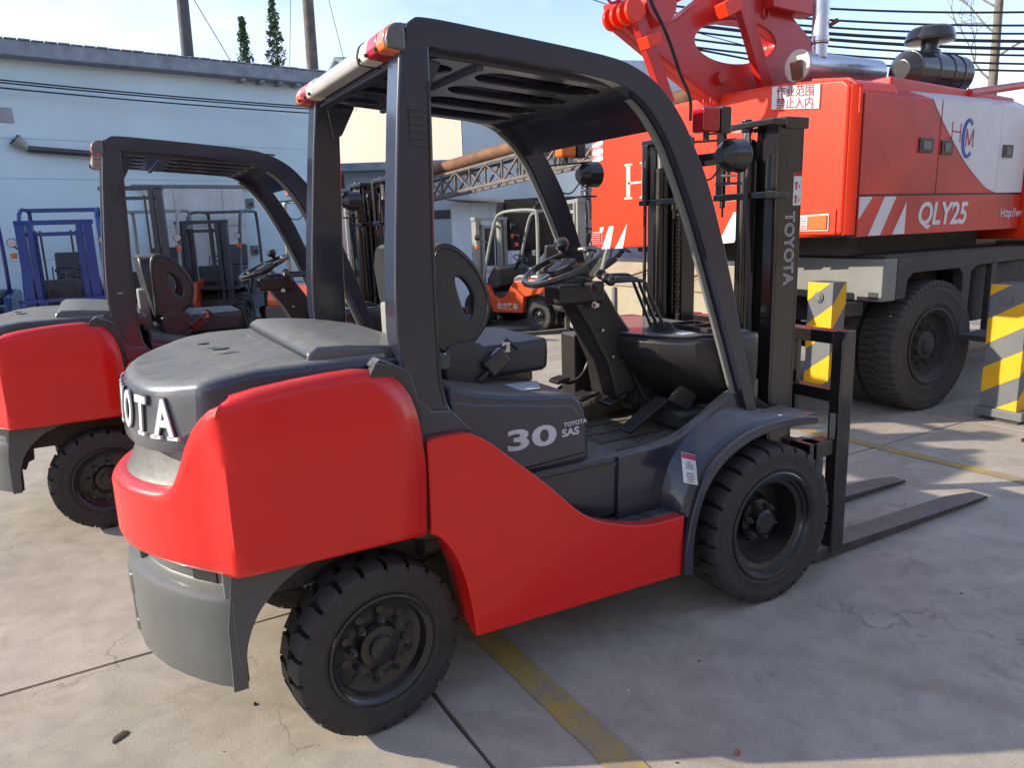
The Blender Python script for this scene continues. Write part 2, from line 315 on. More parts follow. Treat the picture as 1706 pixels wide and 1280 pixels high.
def curve_mesh(polys, depth, bevel=0.0):
    """filled 2D polygon with holes in xy, extruded to thickness 2*depth around z=0"""
    c = bpy.data.curves.new('tmp', 'CURVE'); c.dimensions = '2D'; c.fill_mode = 'BOTH'
    for pts in polys:
        s = c.splines.new('POLY'); s.points.add(len(pts)-1)
        for i, p in enumerate(pts): s.points[i].co = (p[0], p[1], 0, 1)
        s.use_cyclic_u = True
    c.extrude = depth; c.bevel_depth = bevel; c.bevel_resolution = 2
    o = bpy.data.objects.new('tmp', c); COL.objects.link(o)
    me = bpy.data.meshes.new_from_object(o.evaluated_get(bpy.context.evaluated_depsgraph_get()))
    bpy.data.objects.remove(o); bpy.data.curves.remove(c)
    return me
XZ = Matrix(((1, 0, 0, 0), (0, 0, -1, 0), (0, 1, 0, 0), (0, 0, 0, 1)))     # xy plane -> xz plane
YZ = Matrix(((0, 0, 1, 0), (1, 0, 0, 0), (0, 1, 0, 0), (0, 0, 0, 1)))
def text_mesh(s, size, depth=0.001, offset=0.0, outline=0.0, sx=1.0, spacing=1.0, align='CENTER', shear=0.0):
    c = bpy.data.curves.new('tmp', 'FONT'); c.body = s; c.size = size; c.extrude = depth; c.offset = offset
    c.align_x = align; c.align_y = 'CENTER'; c.space_character = spacing; c.shear = shear; c.resolution_u = 4
    if outline: c.fill_mode = 'NONE'; c.extrude = 0; c.bevel_depth = outline; c.bevel_resolution = 0
    o = bpy.data.objects.new('tmp', c); COL.objects.link(o)
    me = bpy.data.meshes.new_from_object(o.evaluated_get(bpy.context.evaluated_depsgraph_get()))
    bpy.data.objects.remove(o); bpy.data.curves.remove(c)
    if sx != 1.0: me.transform(Matrix.Scale(sx, 4, (1, 0, 0)))
    return me
def place(me, org, right, upv):
    r = Vector(right).normalized(); u = Vector(upv).normalized(); n = r.cross(u)
    M = Matrix(((r.x, u.x, n.x, org[0]), (r.y, u.y, n.y, org[1]), (r.z, u.z, n.z, org[2]), (0, 0, 0, 1)))
    me.transform(M); return me
def letters(s, size, org, right, upv, mat, parent, name='lettering', **k):
    me = place(text_mesh(s, size, **k), org, right, upv)
    return obj(name, me, mat, parent, smooth=False)
def copy_tree(o, parent=None):
    c = o.copy(); COL.objects.link(c); c.parent = parent
    for ch in list(o.children): copy_tree(ch, c)
    return c

# ---------------------------------------------------------------- wheels
def tyre_mesh(Rd, W, rr, lugs=22, lug_h=0.021, skew=0.5, n=72):
    bm = NB(); h = W/2
    prof = [(rr, -h*0.78), (rr*1.04, -h*0.90), (rr+(Rd-rr)*0.20, -h*0.955), (rr+(Rd-rr)*0.24, -h*0.985), (rr+(Rd-rr)*0.28, -h*0.965), (rr+(Rd-rr)*0.50, -h*0.995), (rr+(Rd-rr)*0.62, -h), (rr+(Rd-rr)*0.64, -h*1.012), (rr+(Rd-rr)*0.67, -h*1.0), (Rd-0.030, -h*0.985), (Rd-0.017, -h*0.93), (Rd-lug_h, -h*0.80), (Rd-lug_h+0.001, 0)]
    prof = prof+[(r, -y) for r, y in prof[-2::-1]]
    alathe(bm, prof, n)
    pitch = 2*math.pi/lugs
    for sd in (-1, 1):
        for k in range(lugs):
            a0 = k*pitch+(pitch/2 if sd > 0 else 0); st = []
            for t, rad, hh, w in ((-0.02, Rd, lug_h, .60), (0.3, Rd, lug_h, .70), (0.42, Rd, lug_h, .74), (0.75, Rd-0.001, lug_h, .80), (0.94, Rd-0.006, 0.016, .82), (1.004, Rd-0.022, 0.014, .80), (1.012, Rd-0.045, 0.006, .74)):
                y = sd*h*t; off = skew*pitch*((0.36-t) if t < 0.36 else (t-0.36)*0.25); hw = pitch*w/2
                st.append([(a0+off-hw, rad, y), (a0+off+hw, rad, y), (a0+off+hw, rad-hh-0.004, y*(0.985 if t > .9 else 1)), (a0+off-hw, rad-hh-0.004, y*(0.985 if t > .9 else 1))])
            V = [[bm.verts.new((r*math.cos(a), y, r*math.sin(a))) for a, r, y in s] for s in st]
            for i in range(len(V)-1):
                for j in range(4): bm.faces.new([V[i][j], V[i][(j+1) % 4], V[i+1][(j+1) % 4], V[i+1][j]])
            bm.faces.new(V[0]); bm.faces.new(V[-1][::-1])
    return bm
TY = {}
def wheel(parent, c, Rd, W, rr, side, lugs, key, style='plate', steer=0.0, rub=None, rimm=None, nuts=8, name='wheel'):
    """outer face on local -y; side=-1 keeps it, side=+1 turns it"""
    rub = rub or RUB; rimm = rimm or RIM
    rz = steer+(math.pi if side > 0 else 0)
    h = W/2
    if key not in TY:
        bm = NB()
        if style == 'plate':
            prof = [(rr*1.02, -h*0.86), (rr*1.05, -h*0.98), (rr*1.00, -h*1.0), (rr*0.95, -h*0.88), (rr*0.90, -h*0.84), (rr*0.86, -h*0.5), (rr*0.80, -h*0.42), (rr*0.60, -h*0.38), (rr*0.44, -h*0.38), (rr*0.40, -h*0.34), (rr*0.385, -h*0.62), (rr*0.34, -h*0.66), (rr*0.24, -h*0.66), (rr*0.22, -h*0.82), (rr*0.17, -h*0.86), (0.001, -h*0.86)]
        else:
            prof = [(rr*1.02, -h*0.82), (rr*1.06, -h*0.95), (rr*1.03, -h*0.99), (rr*0.97, -h*0.94), (rr*0.95, -h*0.82), (rr*0.91, -h*0.80), (rr*0.89, -h*0.70), (rr*0.80, -h*0.62), (rr*0.76, -h*0.1), (rr*0.74, h*0.2), (rr*0.50, h*0.22), (rr*0.42, h*0.1), (rr*0.40, -h*0.15), (rr*0.26, -h*0.18), (rr*0.24, -h*0.52), (rr*0.20, -h*0.58), (0.001, -h*0.58)]
        alathe(bm, prof, 48)
        if style == 'plate':
            for k in range(10):
                a = 2*math.pi*(k+.5)/10
                acyl(bm, (rr*0.68*math.cos(a), -h*0.37, rr*0.68*math.sin(a)), (rr*0.68*math.cos(a), -h*0.44, rr*0.68*math.sin(a)), rr*0.075, n=8)
        bmesh.ops.recalc_face_normals(bm, faces=bm.faces)
        m1 = bpy.data.meshes.new('wheel_rim'); bm.to_mesh(m1); bm.free()
        b2 = tyre_mesh(Rd, W, rr, lugs, 0.010 if key == 'crane' else 0.023); bmesh.ops.recalc_face_normals(b2, faces=b2.faces); m2 = bpy.data.meshes.new('tyre'); b2.to_mesh(m2); b2.free()
        b3 = NB(); acyl(b3, (0, 0, 0), (0, -0.022, 0), 0.013, n=6); acyl(b3, (0, -0.02, 0), (0, -0.034, 0), 0.007, n=6); m3 = bpy.data.meshes.new('lug_nut'); b3.to_mesh(m3); b3.free()
        for m in (m1, m2):
            m.polygons.foreach_set('use_smooth', [True]*len(m.polygons)); m.set_sharp_from_angle(angle=R(32))
        m1.materials.append(rimm); m2.materials.append(rub); m3.materials.append(DARK)
        TY[key] = (m1, m2, m3)
    m1, m2, m3 = TY[key]
    w = bpy.data.objects.new(name, m1); COL.objects.link(w); w.parent = parent; w.location = c; w.rotation_euler = (0, 0, rz)
    w.rotation_euler.y = random.uniform(0, 3)
    t = bpy.data.objects.new('tyre', m2); COL.objects.link(t); t.parent = w
    ry = rr*(0.52 if style == 'plate' else 0.33); yy = -h*(0.37 if style == 'plate' else 0.17)
    for k in range(nuts):
        a = 2*math.pi*k/nuts
        q = bpy.data.objects.new('lug_nut', m3); COL.objects.link(q); q.parent = w; q.location = (ry*math.cos(a), yy, ry*math.sin(a))
        if rr > 0.25: q.scale = (1.6, 1.6, 1.6)
    return w

# ================================================================ setting: yard
gb = NB(); abox(gb, -400, 700, -300, 900, -0.30, -0.034)
ground = obj('ground', gb, CONC, smooth=False); ground['kind'] = 'structure'
SLAB_A = math.atan(0.0211)
SM = Matrix.Translation((0.19, 0.41, 0)) @ Matrix.Rotation(SLAB_A, 4, 'Z')
SX, SY = 5.0, 4.6
rs = random.Random(3)
for i in range(-2, 5):
    for j in range(-2, 4):
        bm = NB(); g = 0.006
        x0, x1, y0, y1 = i*SX+g, (i+1)*SX-g, j*SY+g, (j+1)*SY-g
        # slightly nibbled edges
        pts = []
        def edge(ax, ay, bx, by, n=26):
            for k in range(n):
                t = k/n; w = rs.uniform(0, 0.006) if k else 0
                dx, dy = bx-ax, by-ay; l = math.hypot(dx, dy); nx, ny = -dy/l, dx/l
                pts.append((ax+dx*t+nx*w, ay+dy*t+ny*w))
        edge(x0, y0, x1, y0); edge(x1, y0, x1, y1); edge(x1, y1, x0, y1); edge(x0, y1, x0, y0)
        o = obj('concrete_slab', prism(pts, -0.03, 0.0, 'z', SM), CONC, ground, smooth=False)
bm = NB()
OUT = [(-400, -300), (700, -300), (700, 900), (-400, 900)]
x0, x1, y0, y1 = -2*SX, 5*SX, -2*SY, 4*SY
hole = [SM @ Vector(p) for p in ((x0, y0, -0.001), (x1, y0, -0.001), (x1, y1, -0.001), (x0, y1, -0.001))]
vo = [bm.verts.new((x, y, -0.001)) for x, y in OUT]; vi = [bm.verts.new(p) for p in hole]
for k in range(4): bm.faces.new([vo[k], vo[(k+1) % 4], vi[(k+1) % 4], vi[k]])
o = obj('pavement', bm, CONC, smooth=False); o['kind'] = 'structure'
def strip(name, pts_l, mat, z=0.004):
    bm = NB(); bm.faces.new([bm.verts.new((x, y, z)) for x, y in pts_l]); o = obj(name, bm, mat, smooth=False); return o
def line(p, q, w, name, seed):
    rr = random.Random(seed); d = Vector((q[0]-p[0], q[1]-p[1])); n = Vector((-d.y, d.x)).normalized(); N = 60; A = []; B = []
    for k in range(N+1):
        c = Vector(p)+d*k/N; A.append(c+n*(w/2+rr.uniform(-.003, .003))); B.append(c-n*(w/2+rr.uniform(-.003, .003)))
    bm = NB()
    va = [bm.verts.new((v.x, v.y, 0.004)) for v in A]; vb = [bm.verts.new((v.x, v.y, 0.004)) for v in B]
    for k in range(N): bm.faces.new([va[k], va[k+1], vb[k+1], vb[k]])
    o = obj(name, bm, YLINE, smooth=False); o['kind'] = 'structure'; return o
line((0.50, 1.9), (0.585, -2.3), 0.11, 'yellow_line', 1)
line((3.93, 1.7), (4.16, -1.6), 0.10, 'yellow_line', 2)
rr_ = random.Random(11)
def litter(name, x, y, s, mat, label, cat, flat=0.25, rz=0):
    bm = NB(); n = 7; P = []
    for k in range(n):
        a = 2*math.pi*k/n; q = s*rr_.uniform(.5, 1); P.append((q*math.cos(a), q*.55*math.sin(a), s*flat*rr_.uniform(.2, 1)))
    V = [bm.verts.new(p) for p in P]; c = bm.verts.new((0, 0, s*flat*1.3)); B = [bm.verts.new((p[0]*.9, p[1]*.9, 0)) for p in P]
    for k in range(n): bm.faces.new([V[k], V[(k+1) % n], c]); bm.faces.new([V[k], B[k], B[(k+1) % n], V[(k+1) % n]])
    o = obj(name, bm, mat, smooth=False); o.location = (x, y, 0.001); o.rotation_euler.z = rz
    return tag(o, label, cat)
LEAFD = PM('dead_leaf', (0.07, 0.045, 0.03), 0.9, var=0.3); LEAFO = PM('dry_leaf', (0.36, 0.14, 0.06), 0.9, var=0.3)
litter('dead_leaf', -0.768, -0.116, 0.045, LEAFD, 'flat dark withered leaf on sunlit concrete at lower left corner of picture', 'leaf', 0.1, .6)
litter('dead_leaf', -0.35, -0.175, 0.013, LEAFD, 'tiny dark leaf scrap on sunlit concrete below the grey counterweight skirt', 'leaf', 0.4, 1)
litter('dry_leaf', 0.885, -1.225, 0.017, LEAFO, 'small rust coloured leaf curl at bottom edge right of the yellow line', 'leaf', 0.7, .4)
litter('stone', 0.70, -1.16, 0.006, LEAFD, 'tiny dark pebble just right of yellow line at the bottom edge', 'stone', 0.5)
litter('stone', 1.13, -.80, 0.009, LEAFD, 'small dark chip lying in the wide shadow below the red side panel', 'stone', 0.4)
litter('stone', 2.42, -1.02, 0.010, LEAFD, 'small dark pebble in shadow to the right of the front tyre', 'stone', 0.4)
litter('paint_chip', .80, -.80, 0.014, DULLWHITE, 'tiny white paint chip on the shaded concrete', 'chip', 0.1)
litter('stone', 4.93, -0.02, 0.05, LEAFD, 'dark lump of dirt on sunlit ground in front of the right striped post', 'stone', 0.5)

gr = NB(); rg = random.Random(21)
for k in range(900):
    x = rg.uniform(-1.6, 5.5); y = rg.uniform(-1.9, 3.2); q = rg.uniform(0.0012, 0.0042)*(1 if rg.random() < .93 else 1.8)
    c = Vector((x, y, q*0.4)); v = [gr.verts.new(c+Vector((rg.uniform(-1, 1)*q, rg.uniform(-1, 1)*q, rg.uniform(-.4, .8)*q))) for _ in range(4)]
    for f in ((0, 1, 2), (0, 1, 3), (1, 2, 3), (0, 2, 3)): gr.faces.new([v[i] for i in f])
o = obj('grit', gr, PM('grit_stone', (0.20, 0.16, 0.12), 0.9, var=0.5, vscale=20), smooth=False, kind='stuff'); o['label'] = 'scattered fine grit on the concrete yard'
# ================================================================ main forklift
def build_forklift(label, group):
    T = root('forklift', label, 'forklift', group=group)
    # ---- red counterweight shell
    half = [(0.155, 0.600, 1.19), (0.05, 0.600, 1.200), (-0.08, 0.599, 1.198), (-0.20, 0.597, 1.191), (-0.30, 0.594, 1.180), (-0.365, 0.590, 1.168), (-0.396, 0.584, 1.158), (-0.405, 0.569, 1.150),
            (-0.424, 0.535, 1.135), (-0.443, 0.505, 1.11), (-0.460, 0.482, 1.08), (-0.477, 0.460, 1.04), (-0.492, 0.439, 0.99), (-0.505, 0.420, 0.95), (-0.518, 0.402, 0.915), (-0.530, 0.384, 0.895), (-0.545, 0.360, 0.882), (-0.560, 0.335, 0.876), (-0.578, 0.303, 0.872), (-0.602, 0.255, 0.869), (-0.629, 0.195, 0.867), (-0.650, 0.125, 0.866), (-0.662, 0.065, 0.866)]
    out = [(x, -y, z) for x, y, z in half]+[(-0.668, 0, 0.866)]+[(x, y, z) for x, y, z in reversed(half)]
    def normals(O):
        N = []
        for i in range(len(O)):
            a = O[max(i-1, 0)]; b = O[min(i+1, len(O)-1)]; d = Vector((b[0]-a[0], b[1]-a[1])).normalized(); N.append(Vector((d.y, -d.x)))
        return N
    NN = normals(out)
    # orientation: outward should point away from centre
    if NN[0].y > 0: NN = [-n for n in NN]
    rows = []
    K = 30
    def colpt(i, z, off): return (out[i][0]+NN[i].x*off, out[i][1]+NN[i].y*off, z)
    cols = []
    for i in range(len(out)):
        zt = out[i][2]; c = []
        side = abs(out[i][1]) > 0.57
        rad = 0.032 if side else 0.020
        zb = 0.668+(0.006 if side else 0)
        c.append(colpt(i, zb+0.012, -0.05)); c.append(colpt(i, zb, -0.012)); c.append(colpt(i, zb+0.004, -0.003)); c.append(colpt(i, zb+0.014, 0))
        zc = [0.72, 0.78, 0.84]
        zhi = zt-rad
        for k in range(1, 12):
            z = zb+0.014+(zhi-zb-0.014)*k/11
            t = 0.0
            if side:
                if z > 1.03: t = -(z-1.03)*0.17   # upper flank leans in above a soft crease
                else: t = 0.002*math.sin((z-0.68)*9)
            c.append(colpt(i, z, t))
        tl = -(zhi-1.03)*0.17 if side else 0
        for k in range(1, 5):
            a = k*math.pi/8; c.append(colpt(i, zhi+rad*math.sin(a), tl-rad*(1-math.cos(a))))
        c.append(colpt(i, zt-(0.004 if side else 0.0), tl-rad-(0.05 if side else 0.045)))
        c.append(colpt(i, zt-(0.05 if side else 0.03), tl-rad-(0.06 if side else 0.047)))
        if out[i][0] > -0.12:
            def xf_(z): 
                T_ = [(0.6, 0.153), (0.67, 0.155), (0.90, 0.167), (1.057, 0.153), (1.12, 0.135), (1.154, 0.117), (1.18, 0.085), (1.205, 0.03), (1.3, 0.03)]
                for (p, q), (p2, q2) in zip(T_[:-1], T_[1:]):
                    if p <= z <= p2: return q+(q2-q)*(z-p)/(p2-p)
                return 0.03
            c = [(x+(x+0.12)/0.275*(xf_(z)-0.155), y, z) for x, y, z in c]
        cols.append(c)
    bm, V = grid(cols)
    # close the front end of both flanks
    cw = obj('counterweight', bm, RED, T, ang=50)
    cw.modifiers.new('thick', 'SOLIDIFY').thickness = -0.012
    # rounded front edge of each flank, as in the photo: a dark seam follows
    for s in (-1, 1):
        obj('counterweight_seam', prism([(0.150, 0.672), (0.174, 0.67), (0.184, 0.9), (0.172, 1.06), (0.140, 1.165), (0.09, 1.215), (0.04, 1.225), (0.02, 1.19), (0.09, 1.13), (0.14, 1.03), (0.155, 0.9)], s*0.545, s*0.583), DARK, T)
    # inner mass so nothing shows through
    obj('inner_weight', prism([(-0.40, 0.68), (0.14, 0.68), (0.14, 1.16), (-0.30, 1.16), (-0.36, 1.02), (-0.40, 0.9)], -0.43, 0.43), DARK, T)
    # ---- grey dusty scoop behind the low rear band
    rows = []
    for i in range(10, len(out)-10):
        c = []
        for t, z in ((0.012, 0.855), (0.03, 0.868), (0.045, 0.895), (0.062, 0.935), (0.078, 0.975), (0.090, 1.02), (0.095, 1.07)):
            c.append(colpt(i, z, -t))
        rows.append(c)
    bm, V = grid(rows); obj('dusty_scoop', bm, SCOOP, T, ang=60)
    # ---- grey cover with the lettering
    hc = [(0.10, 0.515, 1.178), (-0.10, 0.515, 1.180), (-0.28, 0.512, 1.180), (-0.355, 0.505, 1.165), (-0.400, 0.497, 1.125), (-0.430, 0.487, 1.08), (-0.452, 0.470, 1.038), (-0.485, 0.438, 1.015), (-0.520, 0.400, 1.008), (-0.552, 0.350, 1.004), (-0.578, 0.295, 1.002), (-0.598, 0.230, 1.000), (-0.612, 0.155, 1.0), (-0.620, 0.075, 1.0)]
    co = [(x, -y, z) for x, y, z in hc]+[(-0.622, 0, 1.0)]+[(x, y, z) for x, y, z in reversed(hc)]
    CN = normals(co)
    if CN[0].y > 0: CN = [-n for n in CN]
    cols = []
    for i in range(len(co)):
        x, y, zb = co[i]; n = CN[i]
        ztop = 1.238 if x > -0.3 else 1.238-0.040*min(1, (-0.3-x)/0.3)
        c = []
        h = ztop-zb
        rt_ = min(0.038, h*0.5)
        c.append((x-n.x*0.05, y-n.y*0.05, zb+0.004)); c.append((x-n.x*0.006, y-n.y*0.006, zb)); c.append((x, y, zb+0.008))
        zh = ztop-rt_
        lean = 0.10*max(0, zh-zb)
        for k in range(1, 5): 
            z = zb+0.008+(zh-zb-0.008)*k/4; c.append((x-n.x*0.1*(z-zb), y-n.y*0.1*(z-zb), z))
        for k in range(1, 6):
            a = k*math.pi/10; o_ = lean+rt_*1.1*(1-math.cos(a)); c.append((x-n.x*o_, y-n.y*o_, zh+rt_*math.sin(a)))
        cols.append(c)
    bm, V = grid(cols)
    top = [c[-1] for c in V]
    mid = [bm.verts.new((v.co.x*0.80-0.02, v.co.y*0.80, v.co.z+0.004)) for v in top]
    for i in range(len(top)-1): bm.faces.new([top[i], top[i+1], mid[i+1], mid[i]])
    bm.faces.new(mid+[]) if len(mid) > 2 else None
    bm.faces.new([top[-1], top[0], mid[0], mid[-1]])
    cover = obj('rear_cover', bm, COVER, T, ang=50)
    cover.data.materials.append(NAVY)
    for p in cover.data.polygons:
        if abs(p.center.y) > 0.452 and abs(p.normal.z) < 0.8 and p.center.x > -0.47: p.material_index = 1
    for (px, py, l) in ((-0.34, 0.15, .04), (-0.31, -0.05, .055)):
        o = obj('lifting_slot', cyl((0, 0, -0.002), (0, 0, 0.0030), 0.5, n=20), DARK, cover, smooth=False); o.location = (px, py, 1.2375 if py > 0 else 1.241); o.scale = (l, 0.032, 1)
    # raised lettering T O Y O T A following the curved face
    arc = [(-0.50, .425), (-0.538, .375), (-0.568, .32), (-0.592, .253), (-0.608, .18), (-0.619, .095), (-0.6225, 0)]
    full = [(x, y) for x, y in arc]+[(x, -y) for x, y in reversed(arc[:-1])]
    fl = smooth_path([(x, y, 0) for x, y in full], 8)
    def at_y(yv):
        for a, b in zip(fl[:-1], fl[1:]):
            if (a.y-yv)*(b.y-yv) <= 0 and a.y != b.y:
                t = (yv-a.y)/(b.y-a.y); p = a.lerp(b, t); d = (b-a).normalized(); return p, d
        return fl[0], (fl[1]-fl[0]).normalized()
    for ch, yv in zip("TOYOTA", (0.155, 0.045, -0.065, -0.172, -0.288, -0.388)):
        p, d = at_y(yv); d = Vector((d.x, d.y, 0)).normalized(); n = Vector((d.y, -d.x, 0))
        if n.x > 0: n = -n
        upv = (Vector((0, 0, 1))-n*0.08).normalized(); org = Vector((p.x, p.y, 1.100))+n*(-0.0095)
        # white face on a thin dark backing outline
        for nm, off, dep, mt in (('letter_outline', 0.006, 0.004, DARK), ('letter', 0.0018, 0.009, WHITE)):
            me = text_mesh(ch, 0.152, depth=dep, offset=off+(0.002 if nm == 'letter' else 0.001), sx=0.72)
            place(me, org, d, upv); obj(nm, me, mt, cover, smooth=False)
            if ch != 'O' and nm == 'letter':
                bb = NB()
                feet = {'T': [(0, -0.054)], 'A': [(-0.034, -0.054), (0.034, -0.054)], 'Y': [(0, -0.054)]}[ch]
                for fx, fz in feet: abox(bb, fx-0.020, fx+0.020, fz, fz+0.010, -0.009, 0.009)
                r = d; u_ = upv; n_ = r.cross(u_)
                MM = Matrix(((r.x, u_.x, n_.x, org.x), (r.y, u_.y, n_.y, org.y), (r.z, u_.z, n_.z, org.z), (0, 0, 0, 1)))
                obj('letter_foot', bb, mt, cover, smooth=False, xf=MM)
    # ---- raised radiator lid between cover and pillars
    lid = [(-0.135, 1.232), (-0.125, 1.262), (-0.095, 1.276), (0.0, 1.272), (0.17, 1.252), (0.30, 1.225), (0.30, 1.17), (-0.12, 1.20)]
    obj('radiator_lid', prism(lid, -0.47, 0.47), COVER, T, bev=0.018, seg=3)
    obj('lid_seat', prism([(-0.20, 1.19), (0.32, 1.16), (0.32, 1.21), (-0.16, 1.232)], -0.50, 0.50), NAVY, T, bev=0.01)
    # navy collar between red flank and pillar
    for s in (-1, 1):
        obj('collar', prism([(0.03, 1.212), (0.085, 1.20), (0.135, 1.155), (0.165, 1.06), (0.181, 0.967), (0.36, 0.965), (0.33, 0.995), (0.29, 1.04), (0.22, 1.05), (0.175, 1.10), (0.155, 1.19), (0.06, 1.235)], s*0.50, s*0.566), NAVY, T, bev=0.006)
    # ---- grey lower weight / bumper
    lo = [(-0.418, 0.545), (-0.435, 0.535), (-0.475, 0.498), (-0.520, 0.44), (-0.560, 0.378), (-0.600, 0.305), (-0.632, 0.22), (-0.655, 0.13), (-0.664, 0.05)]
    lo = [(x, -y) for x, y in lo]+[(-0.667, 0)]+[(x, y) for x, y in reversed(lo)]
    LN = normals([(x, y, 0) for x, y in lo]); LN = [-n for n in LN] if LN[0].y > 0 else LN
    cols = []
    for (x, y), n in zip(lo, LN):
        mid_ = abs(y) < 0.07
        c = []
        for z, off in ((0.60, -0.05), (0.302, -0.045), (0.300, -0.012), (0.306, -0.003), (0.318, 0), (0.42, 0.002), (0.52, 0.003), (0.575, 0.002), (0.586, -0.002), (0.596, -0.018), (0.606, -0.042), (0.612, -0.048), (0.668, -0.048), (0.672, -0.22)):
            c.append((x+n.x*off, y+n.y*off, z))
        cols.append(c)
    bm, V = grid(cols); lower = obj('lower_weight', bm, GREYW, T, ang=28)
    bm = NB()
    for sgn in (-1, 1):
        for yc in (0.455, 0.20):
            # pocket recess blocks in the neck
            pass
    # corner lugs of the neck and the dark pockets next to them
    for s in (-1, 1):
        obj('corner_lug', prism([(-0.440, s*0.528), (-0.408, s*0.548), (-0.40, s*0.50), (-0.43, s*0.488)], 0.585, 0.672, 'z'), GREYW, lower, bev=0.006)
        obj('neck_pocket', prism([(-0.503, s*0.388), (-0.448, s*0.462), (-0.42, s*0.45), (-0.47, s*0.36)], 0.613, 0.669, 'z'), BLK, lower)
        obj('neck_block', prism([(-0.632, s*0.115), (-0.645, s*0.04), (-0.56, s*0.03), (-0.55, s*0.12)], 0.60, 0.676, 'z'), GREYW, lower, bev=0.006)
        obj('neck_recess', prism([(-0.655, s*0.055), (-0.640, s*0.15), (-0.60, s*0.14), (-0.62, s*0.05)], 0.545, 0.59, 'z'), GREYW, lower, bev=0.01)
    obj('tow_pin_boss', prism(sm2([(-0.664, .085), (-0.673, 0.04), (-0.673, -.04), (-0.664, -.085), (-0.60, -.10), (-0.60, .10), (-0.664, .085)], 4)[:-1], 0.47, 0.545, 'z'), GREYW, lower, bev=0.012, seg=3)
    obj('tow_pocket', prism(sm2([(-0.662, .065), (-0.670, 0.0), (-0.662, -.065), (-0.60, -.07), (-0.60, .07), (-0.662, .065)], 4)[:-1], 0.37, 0.47, 'z'), BLK, lower)
    obj('tow_pin_boss', prism(sm2([(-0.662, .075), (-0.671, 0.04), (-0.671, -.04), (-0.662, -.075), (-0.60, -.09), (-0.60, .09), (-0.662, .075)], 4)[:-1], 0.335, 0.375, 'z'), GREYW, lower, bev=0.012, seg=3)
    arch = sm2([(0.10, 0.672), (-0.02, 0.671), (-0.117, 0.662), (-0.20, 0.64), (-0.263, 0.612), (-0.32, 0.565), (-0.357, 0.52), (-0.385, 0.46), (-0.399, 0.40), (-0.404, 0.300)], 4)
    sidep = [(-0.445, 0.300), (-0.440, 0.50), (-0.425, 0.60), (-0.415, 0.672), (0.10, 0.6735)]+arch[1:]
    for s in (-1, 1):
        obj('wheel_arch', prism(sidep, s*0.40, s*0.5455), PM('arch_grey', (0.06, 0.06, 0.063), 0.42, var=0.15, side_dust=0.06) if 'arch_grey' not in MATS else MATS['arch_grey'], lower, bev=0.004)
        obj('inner_gusset', prism([(-0.41, 0.40), (-0.385, 0.385), (-0.365, 0.43), (-0.34, 0.44), (-0.335, 0.52), (-0.30, 0.53), (-0.29, 0.64), (-0.42, 0.64)], s*0.355, s*0.398), DARK, lower)
    # axle and undergear
    bm = NB(); abox(bm, -0.09, 0.10, -0.36, 0.36, 0.25, 0.40); acyl(bm, (0.0, -0.34, 0.22), (0, -0.34, 0.46), 0.05); acyl(bm, (0, 0.34, 0.22), (0, 0.34, 0.46), 0.05); acyl(bm, (0.13, -0.30, 0.36), (0.13, 0.30, 0.36), 0.03)
    acyl(bm, (0, -0.46, .285), (0, .46, .285), 0.07)
    obj('rear_axle', bm, DARK, T, bev=0.006)
    bm = NB(); abox(bm, 0.32, 1.25, -0.44, 0.44, 0.30, 0.69); abox(bm, -0.40, 0.30, -0.395, 0.395, 0.50, 0.665); abox(bm, 1.1, 1.72, -0.36, 0.36, 0.26, 0.62)
    obj('chassis', bm, DARK, T, bev=0.01)
    bm = NB(); acyl(bm, (0.20, -0.42, 0.56), (0.34, -0.40, 0.56), 0.045); acyl(bm, (0.16, -0.5, 0.63), (0.32, -0.5, 0.60), 0.014); acyl(bm, (0.20, -0.35, .45), (0.34, -.3, .47), 0.012)
    abox(bm, 0.14, 0.30, -0.55, -0.40, 0.64, 0.675); obj('under_hoses', bm, DARK, T)
    # ---- red side panels
    pan = [(0.176, 0.66), (0.178, 0.80), (0.178, 0.966)]+sm2([(0.20, 0.972), (0.30, 0.973), (0.345, 0.962), (0.40, 0.925), (0.469, 0.866), (0.593, 0.757), (0.68, 0.672), (0.751, 0.605), (0.83, 0.556), (0.936, 0.518), (1.00, 0.500), (1.078, 0.489), (1.16, 0.486), (1.232, 0.486)], 4)+[(1.217, 0.240), (0.318, 0.262)]+sm2([(0.318, 0.262), (0.312, 0.335), (0.300, 0.42), (0.283, 0.493), (0.262, 0.555), (0.236, 0.605), (0.205, 0.645), (0.176, 0.663)], 3)[1:-1]
    for s in (-1, 1):
        sp = obj('side_panel', prism(pan, s*0.545, s*0.600), RED, T, bev=0.010, seg=3)
        obj('inner_flange', prism([(0.325, 0.27), (0.34, 0.27), (0.31, 0.50), (0.26, 0.62), (0.235, 0.62), (0.29, 0.48)], s*0.44, s*0.545), RED, sp)
    # ---- engine hood under the seat
    hood = [(0.30, 0.74), (0.30, 1.095), (0.33, 1.10), (0.42, 1.072), (0.55, 1.045), (0.70, 1.025), (0.80, 1.012), (0.835, 0.990), (0.855, 0.950), (0.868, 0.88), (0.872, 0.745)]
    hd = obj('engine_hood', prism(hood, -0.485, 0.485), NAVY, T, bev=0.030, seg=4, ang=40)
    bm = NB()
    obj('hood_crease', prism([(0.31, 1.055), (0.42, 1.030), (0.70, 0.985), (0.80, 0.972), (0.845, 0.90), (0.850, 0.78), (0.31, 0.755)], -0.4915, 0.4915), NAVY, hd, bev=0.012, seg=3)
